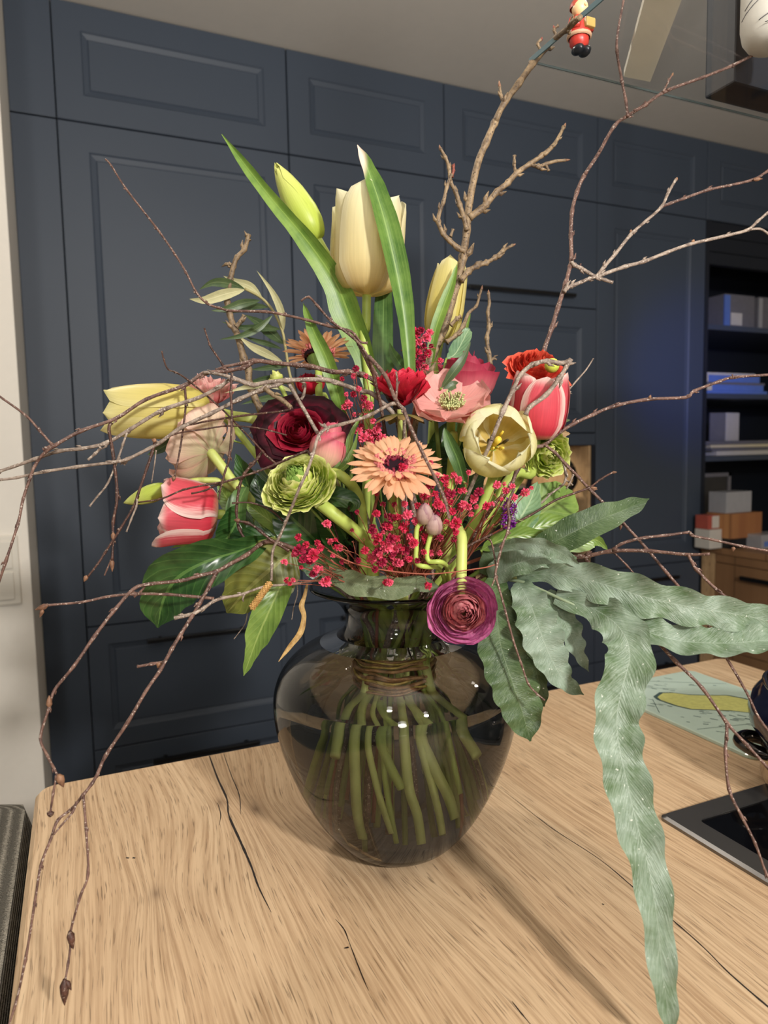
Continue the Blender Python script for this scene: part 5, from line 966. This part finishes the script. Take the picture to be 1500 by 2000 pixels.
# birch, upper right
branch('thin birch branch forking at the upper right and running out of the photo', ([(1040, 790), (1053, 730), (1063, 683), (1078, 640), (1090, 600), (1105, 553), (1113, 521), (1116, 507), (1115, 460), (1117, 415), (1127, 375), (1141, 343), (1169, 300), (1200, 246), (1226, 226), (1260, 205), (1300, 178), (1370, 152), (1430, 128), (1500, 92), (1540, 70)], 5.5, 2.8, .0, .04, .2),
  [([(1226, 228), (1222, 195), (1215, 160), (1205, 100), (1207, 60), (1218, 0), (1222, -40)], 3.4, 2.4, .02, .02), ([(1295, 180), (1305, 160), (1312, 147)], 2.6, 2, .03, .03), ([(1238, 216), (1252, 208), (1261, 198)], 2.4, 1.6, .02, .02), ([(1171, 296), (1182, 272), (1199, 250)], 2, 1.6, .012, .016, .1, False),
   ([(1116, 511), (1122, 518), (1135, 524), (1150, 533), (1164, 541), (1182, 547), (1197, 552)], 4.6, 3.6, .01, .01, .3, True, 4, birchl), ([(1102, 570), (1107, 563), (1116, 559), (1135, 551), (1151, 544), (1164, 541)], 4.6, 3.8, .005, .01, .3, True, 4, birchl), ([(1118, 508), (1124, 500)], 2.6, 2, .01, .01), ([(1133, 523), (1134, 515)], 2.4, 1.8, .01, .01),
   ([(1164, 541), (1180, 521), (1201, 497), (1233, 457), (1260, 433), (1292, 404), (1305, 377), (1320, 351)], 4, 3, .01, .02, .2, True, 4, birchl), ([(1292, 404), (1310, 397), (1335, 388), (1383, 371), (1420, 363), (1471, 351), (1500, 334), (1540, 315)], 3.3, 2.6, .018, .03), ([(1164, 541), (1172, 538), (1220, 521), (1257, 511), (1300, 494), (1348, 477), (1420, 460), (1460, 449), (1480, 432), (1500, 415), (1520, 400)], 4.4, 2.8, .01, .03, .2, True, 4, birchl), ([(1460, 449), (1484, 447), (1500, 456), (1520, 470)], 2.8, 2.4, .026, .03, .2, True, 4, birchl)],
  buds=[(1471, 351, .024, (1, .1, 0), S(20), S(4), budm), (1320, 353, .02, (.4, 1, 0), S(8), S(3.4), budm), (1232, 455, .015, (.1, 1, 0), S(8), S(3), budm), (1312, 149, .03, (.4, 1, 0), S(9), S(2.6), budm), (1352, 474, .02, (.6, 1, 0), S(8), S(3.6), budm)],
  low=((1040, 790, 0), .0022, (1000, 900, 0), (920, 1060, 0)))
branch('birch twig rising across the blue-lit cabinet to the right edge below the magazines', ([(930, 1040), (960, 990), (995, 955), (1011, 917), (1040, 877), (1064, 869), (1088, 848), (1120, 828), (1160, 809), (1200, 793), (1265, 780), (1340, 776), (1355, 764), (1405, 745), (1432, 737), (1500, 732), (1540, 728)], 5, 2.8, -.06, -.02, .2),
  [([(1064, 869), (1085, 885), (1107, 909), (1130, 932), (1152, 956), (1200, 1003), (1212, 1016), (1260, 1068), (1300, 1116), (1368, 1196), (1396, 1248), (1428, 1300), (1460, 1356), (1484, 1405), (1520, 1450)], 3.6, 2.8, -.06, -.11, .2), ([(1100, 902), (1105, 925), (1104, 938), (1098, 948), (1075, 965), (1060, 980), (1030, 1000)], 3, 2.2, -.05, -.05, .3, True, 4, birchl), ([(1104, 937), (1113, 943), (1119, 948)], 2.4, 1.6, -.05, -.05, .3, False, 4, birchl), ([(1120, 926), (1113, 943), (1106, 955)], 2.4, 1.8, -.052, -.052, .2, False, 4, birchl), ([(1432, 737), (1430, 731)], 2.2, 1.5, -.03, -.03)],
  buds=[(1168, 985, -.07, (-.5, -1, 0), S(17), S(4.4), budm), (1213, 1020, -.08, (-.1, -1, 0), S(14), S(3.4), budm), (1151, 955, -.07, (1, -.05, 0), S(15), S(3), budm), (1268, 779, -.05, (.4, 1, 0), S(8), S(3), budm)], low=((930, 1040, -.06), .002, (890, 1120, -.03)))
branch('hooked birch twig arching over the pink tulip at the right', ([(960, 860), (984, 800), (1003, 760), (1016, 733), (1040, 712), (1069, 705), (1090, 709), (1108, 707), (1115, 702), (1105, 718), (1093, 738), (1067, 771), (1035, 795), (1027, 810)], 5, 5.4, -.085, -.085, .25), [([(1094, 745), (1106, 760), (1110, 763)], 2, 2, -.04, -.03), ([(1110, 763), (1125, 745), (1145, 722), (1159, 700)], 2, 1.4, -.03, -.02, .1), ([(1102, 770), (1110, 765), (1115, 766)], 3, 2, -.03, -.03, .3)], low=((960, 860, -.085), .0016, (900, 1000, -.05)), mat=birchl)
branch('dark birch branch at the lower right running over the fern to the hob', ([(900, 1160), (940, 1132), (976, 1118), (1030, 1103), (1084, 1090), (1144, 1086), (1196, 1076), (1268, 1076), (1340, 1083), (1386, 1082)], 6.5, 3.2, -.03, -.12, .25),
  [([(1196, 1074), (1212, 1063), (1232, 1056), (1260, 1050), (1305, 1045), (1346, 1040), (1352, 1046), (1400, 1056), (1450, 1067), (1500, 1076), (1540, 1082)], 3.6, 2.6, -.09, -.11, .2), ([(1344, 1084), (1352, 1098), (1360, 1112), (1400, 1152), (1440, 1180), (1500, 1214), (1540, 1240)], 3.8, 3.2, -.12, -.14, .2), ([(1144, 1092), (1152, 1104), (1164, 1124), (1196, 1168), (1224, 1208), (1264, 1234), (1320, 1292), (1372, 1344), (1420, 1412), (1460, 1456), (1500, 1500), (1530, 1535)], 4.4, 3.2, -.08, -.16, .25), ([(1420, 1414), (1419, 1440), (1417, 1471), (1424, 1542), (1449, 1595), (1475, 1647), (1497, 1707), (1520, 1750)], 3.8, 2.6, -.145, -.18, .25), ([(1200, 1080), (1225, 1105), (1245, 1128)], 2.2, 1.6, -.09, -.09), ([(1070, 1130), (1110, 1122), (1148, 1116)], 2.4, 1.8, -.07, -.08)],
  mat=birch, buds=[(1433, 1068, -.11, (-.2, -1, 0), S(8), S(3.4), budm), (1431, 1174, -.13, (0, -1, 0), S(9), S(3), budm)], low=((900, 1160, -.03), .0026))
branch('slender dark twig rising right in front of the light green leaves', ([(850, 1130), (885, 1092), (912, 1068), (949, 1049), (1000, 1025), (1040, 1004), (1085, 977), (1120, 964), (1152, 952), (1173, 936), (1196, 923)], 3.4, 2.2, -.08, -.085, .1), [], mat=birchd, buds=[(1153, 953, -.085, (1, .02, 0), S(12), S(2.6), budm), (1195, 923, -.085, (1, .1, 0), S(9), S(2.4), budm)], low=((850, 1130, -.08), .001))
branch('thin twig hanging down over the dark fern lobe beside the hanging ranunculus', ([(1004, 955), (992, 985), (995, 1015), (991, 1039), (981, 1065), (971, 1103), (968, 1124), (976, 1153), (987, 1193), (1003, 1252), (1018, 1296), (1032, 1336), (1048, 1354), (1064, 1368)], 3.4, 2.0, -.11, -.13, .2), [([(968, 1124), (964, 1136), (960, 1145)], 2.2, 1.6, -.12, -.12), ([(949, 1052), (958, 1056), (962, 1068), (966, 1088), (968, 1105)], 2.2, 1.8, -.10, -.115), ([(992, 1036), (997, 1042)], 2, 1.4, -.11, -.11)], mat=birch, low=((1004, 955, -.11), .001, (960, 1040, -.05)))
o = mk('wiry_stem', twigmd([(640, 1075), (690, 1100), (760, 1115), (827, 1121), (880, 1118), (923, 1112), (950, 1108), (966, 1103)], 1.6, 1.4, -.12, -.12, .05, False), gst); tag(centre(o), 'long thin reddish stem arching across above the vase rim', 'stem')
# birch, left
branch('birch branch arching from the centre to the left photo edge above the yellow tulip', ([(790, 830, -.05), (768, 784, -.05), (740, 750, -.05), (710, 732, -.05), (680, 726, -.05), (650, 726, -.05), (610, 716, -.05), (580, 713, -.05), (530, 708, -.05), (500, 705, -.05), (480, 716, -.05), (445, 724, -.05), (397, 730, -.055), (360, 753, -.06), (285, 780, -.07), (227, 817, -.08), (160, 841, -.09), (107, 870, -.10), (82, 890, -.10), (67, 912, -.10), (61, 927, -.105), (45, 975, -.11), (35, 1023, -.115), (11, 1097, -.12), (-10, 1160, -.12)], 6.0, 2.8, 0, 0, .22),
  [([(104, 871), (77, 841), (51, 812), (0, 775), (-30, 755)], 3, 2.2, -.10, -.11), ([(499, 704), (470, 710), (440, 716), (421, 722)], 4, 2.6, -.05, -.05, .25), ([(217, 826), (213, 839), (221, 887), (229, 967), (221, 1020), (221, 1055), (219, 1095)], 4, 2.6, -.08, -.09, .25, True, 4, birchd), ([(217, 1094), (209, 1112), (204, 1124)], 2, 1.6, -.09, -.09), ([(361, 757), (363, 788), (359, 828), (352, 876), (340, 937)], 2.8, 2.0, -.06, -.07, .15, True, 4, birchd), ([(104, 868), (90, 876), (85, 878)], 4, 3, -.10, -.10, .4)],
  mat=birch, buds=[(219, 1092, -.09, (0, -1, 0), S(22), S(4), budm), (221, 1040, -.09, (0, -1, 0), S(16), S(4), budm), (340, 930, -.07, (-.2, -1, 0), S(10), S(4), budm)], low=((790, 830, -.05), .0022, (800, 950, -.04)))
branch('birch branch crossing the yellow tulip towards the left photo edge', ([(780, 820), (732, 772), (700, 762), (660, 748), (630, 741), (560, 743), (520, 747), (496, 752), (480, 748), (453, 740), (430, 755), (387, 777), (317, 801), (253, 839), (208, 865), (160, 876), (115, 881), (67, 897), (27, 911), (0, 920), (-30, 930)], 5.5, 3.6, -.06, -.09, .25),
  [([(496, 752), (453, 737), (413, 728), (397, 727)], 4.4, 3, -.06, -.06, .2, True, 4, birchl), ([(248, 845), (240, 868), (232, 892), (211, 943), (190, 970), (175, 989)], 2.8, 2, -.08, -.085, .2), ([(198, 874), (186, 886), (172, 898)], 3.6, 2.8, -.085, -.085, .3, True, 4, birchl), ([(580, 742), (595, 750), (593, 772), (588, 780)], 3.4, 3.4, -.055, -.055, .3, True, 4, birchl)], mat=birchl, low=((780, 820, -.06), .0020, (785, 950, -.05)))
branch('birch twig from the dark rose to the left photo edge, lowest of three', ([(560, 742), (541, 752), (515, 759), (467, 780), (413, 807), (352, 836), (312, 865), (291, 876), (248, 897), (219, 903), (149, 912), (88, 921), (32, 933), (0, 937), (-30, 940)], 5, 2.8, -.065, -.10, .25),
  [([(517, 759), (535, 772), (552, 782), (568, 796)], 6, 5, -.07, -.075, .2, True, 4, fruit), ([(303, 862), (297, 885), (288, 911), (269, 967), (259, 993), (235, 1033), (205, 1080), (192, 1100), (172, 1126)], 3.4, 2.2, -.08, -.095, .2, True, 4, birchd), ([(268, 975), (266, 990), (256, 1015), (247, 1039)], 2.4, 1.8, -.09, -.092), ([(305, 879), (302, 905), (296, 943)], 1.6, 1.4, -.085, -.085, .1, False, 4, birchl), ([(250, 897), (245, 903), (242, 908)], 3.5, 3, -.08, -.08, .3), ([(355, 832), (380, 828), (408, 822), (480, 811), (552, 803), (572, 796)], 2.2, 2.4, -.075, -.08, .15, True, 4, birchd), ([(312, 864), (344, 847), (400, 838), (445, 832), (504, 836), (560, 850)], 2, 1.8, -.08, -.07, .15, True, 4, birchd)],
  mat=birchl, buds=[(170, 1124, -.095, (-.5, -1, 0), S(12), S(4), budm), (305, 862, -.085, (-.6, .3, 0), S(9), S(4), budm)], low=((560, 742, -.065), .0016, (640, 880, -.05), (720, 1020, -.04)))
branch('long thin twig starting high at the left and crossing the olive sprig', ([(770, 790), (740, 752), (720, 712), (700, 672), (687, 648), (643, 637), (600, 625), (560, 616), (520, 609), (453, 607), (430, 602), (405, 593), (384, 572), (365, 535), (344, 500), (307, 447), (247, 370), (217, 323), (206, 311)], 3.6, 2.0, -.045, -.03, .15), [([(757, 768), (730, 722), (710, 682), (687, 657), (647, 627), (620, 597), (603, 580), (588, 588)], 3.4, 2.4, -.05, -.04, .2), ([(718, 670), (705, 668), (695, 655)], 3, 2, -.045, -.045, .3)], mat=birch, low=((770, 790, -.045), .0016, (790, 900, -.03)))
branch('very thin diagonal twig passing in front of the streaked pink ranunculus', ([(520, 890), (496, 863), (467, 833), (427, 793), (368, 743), (345, 728), (328, 721), (320, 703), (316, 686)], 2.2, 1.8, -.075, -.05, .15), [([(445, 735), (435, 713), (420, 690), (411, 676), (399, 641)], 2.6, 1.8, -.05, -.05), ([(453, 728), (451, 767), (453, 820), (448, 892), (440, 920), (430, 958), (428, 976)], 3, 2.2, -.085, -.09, .2)], mat=birchd, low=((520, 890, -.075), .001, (640, 1000, -.05)))
branch('thin forked twig over the green bud and the red tulip, left', ([(600, 880), (540, 906), (500, 922), (450, 938), (420, 944), (360, 956), (316, 974), (270, 981)], 2.8, 1.8, -.075, -.085, .15), [([(450, 938), (426, 946), (400, 958), (374, 964)], 2.4, 2, -.08, -.08), ([(515, 880), (495, 905), (478, 925), (468, 950), (462, 997), (467, 1032), (478, 1052)], 3.4, 3, -.07, -.07, .2, True, 4, birchd), ([(565, 1076), (530, 1055), (507, 1036), (486, 1022), (467, 1018)], 3.6, 3, -.075, -.08, .3), ([(553, 1018), (530, 997), (490, 982), (453, 983)], 2.2, 1.8, -.07, -.075, .15)], mat=birchd, low=((600, 880, -.075), .0012, (690, 1010, -.05)), buds=[(470, 1018, -.08, (-1, .2, 0), S(12), S(4), budm)])
branch('birch twig in front of the lime ranunculus ending in a hanging catkin', ([(790, 800, -.08), (768, 788, -.085), (720, 812, -.10), (670, 828, -.12), (640, 836, -.135), (622, 852, -.14), (612, 885, -.145), (600, 920, -.145), (586, 950, -.145), (572, 985, -.14), (560, 1015, -.13), (546, 1048, -.125), (533, 1074, -.12), (531, 1105, -.12), (530, 1134, -.12)], 4.0, 3.0, 0, 0, .22), [([(638, 838), (634, 832), (632, 828)], 4.5, 3.5, -.135, -.135, .3)], mat=birchl, low=((790, 800, -.08), .0014, (790, 950, -.05)))
o = [x for x in C.objects if x.get('label', '').endswith('hanging catkin')][0]
M = frame(P(529, 1136, -.12), V(-.58, -.81, .1)); L_ = S(67, -.12); v, f = [], []
md = [lathe([(S(2.4, -.12), 0), (S(5, -.12), L_*.06), (S(6.2, -.12), L_*.3), (S(6.2, -.12), L_*.8), (S(4, -.12), L_*.95), (0, L_)], (0, 0, 0), 10, M)[:2]]
for k in range(95):
    z = L_*(.05+.9*k/95); a = k*2.39996; rr = S(5.8, -.12); d = Vector((math.cos(a), math.sin(a), 0)); md.append(xf(blob((0, 0, 0), S(1.9, -.12), (1, 1, .8), 4), M @ Matrix.Translation(d*rr+Vector((0, 0, z))))[:2])
mk('catkin', join(*md), bark_mat('catkin_scales', (130, 90, 44), (196, 156, 92)), o)
branch('blurred foreground birch twig passing in front of the peach gerbera', ([(720, 696), (752, 733), (773, 781), (789, 803), (803, 837), (827, 888), (851, 936), (869, 976), (877, 1013)], 5, 3.2, -.10, -.22, .1), [([(773, 781), (776, 750), (774, 726)], 3.2, 2.4, -.115, -.11)], mat=birch, low=((720, 696, -.10), .0014, (745, 800, -.06), (765, 950, -.04)))
# birch, lower left
branch('birch branch bending down at the lower left in front of the white wall', ([(640, 1110, -.03), (590, 1078, -.045), (525, 1057, -.06), (483, 1083, -.08), (448, 1102, -.09), (423, 1116, -.095), (390, 1124, -.10), (355, 1134, -.105), (290, 1141, -.115), (260, 1151, -.12), (225, 1190, -.13), (185, 1242, -.14), (145, 1300, -.15), (107, 1347, -.155), (96, 1382, -.16), (79, 1440, -.165), (92, 1475, -.17), (105, 1500, -.175), (116, 1522, -.178)], 5.0, 2.8, 0, 0, .2),
  [([(285, 1143), (275, 1155), (262, 1166)], 2.6, 2.2, -.115, -.115), ([(110, 1515), (104, 1550), (98, 1590)], 2.6, 2.4, -.178, -.18, .3),
   ([(423, 1117), (409, 1144), (390, 1179), (376, 1202), (353, 1239), (336, 1267), (313, 1309), (285, 1350), (250, 1410), (207, 1475), (192, 1508), (180, 1530), (163, 1552), (140, 1580), (113, 1602), (100, 1637), (80, 1690), (68, 1763), (50, 1873), (30, 1963), (10, 2020)], 4.6, 2.6, -.095, -.20, .22), ([(163, 1555), (168, 1617), (172, 1707), (157, 1750), (137, 1823), (138, 1843), (133, 1883), (126, 1922)], 3, 2.6, -.17, -.195, .25), ([(150, 1566), (142, 1586), (120, 1612), (105, 1630)], 2.6, 2, -.168, -.178, .3), ([(324, 1292), (296, 1297), (268, 1302)], 3.4, 3, -.118, -.12, .25)],
  mat=birch, buds=[(114, 1512, -.178, (.4, -1, 0), S(20), S(6), budm), (99, 1584, -.18, (-.1, -1, 0), S(9), S(5), birchd), (126, 1912, -.195, (0, -1, 0), S(36), S(6.4), birchd), (130, 1915, -.195, (.5, -1, 0), S(15), S(3.4), birchd), (136, 1818, -.19, (.2, -1, 0), S(26), S(5.4), birchd), (96, 1382, -.16, (0, 1, 0), S(18), S(4.6), budm), (313, 1292, -.118, (-.4, -1, 0), S(12), S(5), budm)], low=((640, 1110, -.03), .0022))
branch('pale birch twig with a cut end at the lower left under the olive green leaf', ([(640, 1130, -.05), (575, 1140, -.065), (516, 1146, -.08), (472, 1161, -.09), (440, 1167, -.095), (418, 1174, -.10), (400, 1186, -.105), (381, 1197, -.11), (360, 1203, -.11), (341, 1207, -.11)], 2.8, 4.6, 0, 0, .15), [([(418, 1169), (376, 1165), (327, 1161), (265, 1160), (212, 1165), (160, 1176), (95, 1182), (80, 1186)], 3.6, 2.4, -.10, -.13, .15, True, 4, birch), ([(478, 1160), (474, 1170), (476, 1175)], 2.4, 1.6, -.09, -.09)], mat=birchl, buds=[(94, 1182, -.13, (-1, -.35, 0), S(22), S(4.6), budm), (84, 1190, -.13, (-.4, -1, 0), S(14), S(3.4), budm)], low=((640, 1130, -.05), .0014))
for pts, lb in (([(484, 1185), (483, 1200), (479, 1218), (468, 1234), (457, 1248)], 'thin grey rootlet hanging below the olive green leaf'), ([(580, 1140), (581, 1160), (574, 1185), (570, 1210)], 'thin grey thread hanging beside the raffia strip left of the vase neck')):
    o = mk('thread', twigmd(pts, 1.5, 1.0, -.05, -.05, .05, False), birchl); tag(centre(o), lb, 'thread')
# raffia strip and the twine binding
raf = bark_mat('raffia', (140, 108, 60), (196, 164, 106)); jute = bark_mat('jute', (136, 98, 60), (206, 160, 108)); rafy = bark_mat('raffia_yellow', (176, 146, 60), (232, 208, 118))
o = mk('raffia_strip', leafmd([(600, 1140, -.055), (594, 1165, -.058), (588, 1184, -.06), (593, 1204, -.06), (586, 1235, -.062), (566, 1262, -.064), (544, 1292, -.066)], [5, 8, 12, 10, 13, 10, 1.5], roll=.3, fold=.5, nu=4, nv=30), raf); tag(centre(o), 'loose tan raffia strip hanging over the left of the vase rim', 'raffia')
e = empty('twine_binding', AX+Vector((0, 0, .155)), 'jute and raffia binding around the stems inside the vase neck', 'twine')
trnd = random.Random(4)
for k in range(26):
    z0 = .146+.044*k/26; rr = .0345+trnd.uniform(-.002, .002)-(.002 if k > 18 else 0); ph = trnd.uniform(0, 6); wob = trnd.uniform(.001, .004)
    pts = [(AX.x+(rr+.0012*math.sin(5*a+ph))*math.cos(a), AX.y+(rr+.0012*math.cos(4*a+ph))*math.sin(a), TZ+z0+wob*math.sin(a+ph)+.0006*math.sin(7*a)) for a in [2*PI*i/40 for i in range(41)]]
    mk('strand', tube(pts, trnd.uniform(.0008, .0017), 5, False), rafy if k % 3 == 1 or k > 18 else jute, e)
hair = []
for k in range(60):
    a = trnd.uniform(0, 2*PI); d = Vector((math.cos(a), math.sin(a), 0)); p = AX+d*.0345+Vector((0, 0, trnd.uniform(.146, .195))); hair.append(tube([p, p+d*.003+Vector((0, 0, trnd.uniform(-.004, .004))), p+d*.004+d.cross(Vector((0, 0, 1)))*trnd.uniform(-.01, .01)+Vector((0, 0, trnd.uniform(-.008, .008)))], .00018, 4)[:2])
tag(mk('loose_fibres', join(*hair), jute, e), kind='stuff')
# more cut stems standing in the water
G = {'tulip': 'tulips in the bouquet', 'tulip_bud': 'tulips in the bouquet', 'flower_bud': 'closed mauve buds', 'rose': 'roses in the bouquet', 'ranunculus': 'ranunculus in the bouquet', 'carnation': 'carnations in the bouquet', 'gerbera': 'gerberas in the bouquet', 'anemone': 'anemones in the bouquet', 'gypsophila': 'red gypsophila sprays', 'leafy_sprig': 'leafy sprigs in the bouquet', 'fern_frond': 'fern fronds in the bouquet', 'birch_branch': 'bare birch branches', 'fruit_branch': 'bare fruit branches', 'thread': 'loose threads at the vase neck', 'tall_cabinet': 'tall navy cabinets', 'storage_box': 'boxes on the highest shelf', 'magazine': 'flat stack on the middle shelf', 'game_box': 'flat stack on the middle shelf', 'paper_stack': 'paper pile on the lower shelf', 'carton': 'cartons on the sideboard'}
for o in C.objects:
    if o.parent is None and o.name.split('.')[0] in G and not o.get('group'): o['group'] = G[o.name.split('.')[0]]
print('lower stems used', low_i, 'objects', len(bpy.data.objects))
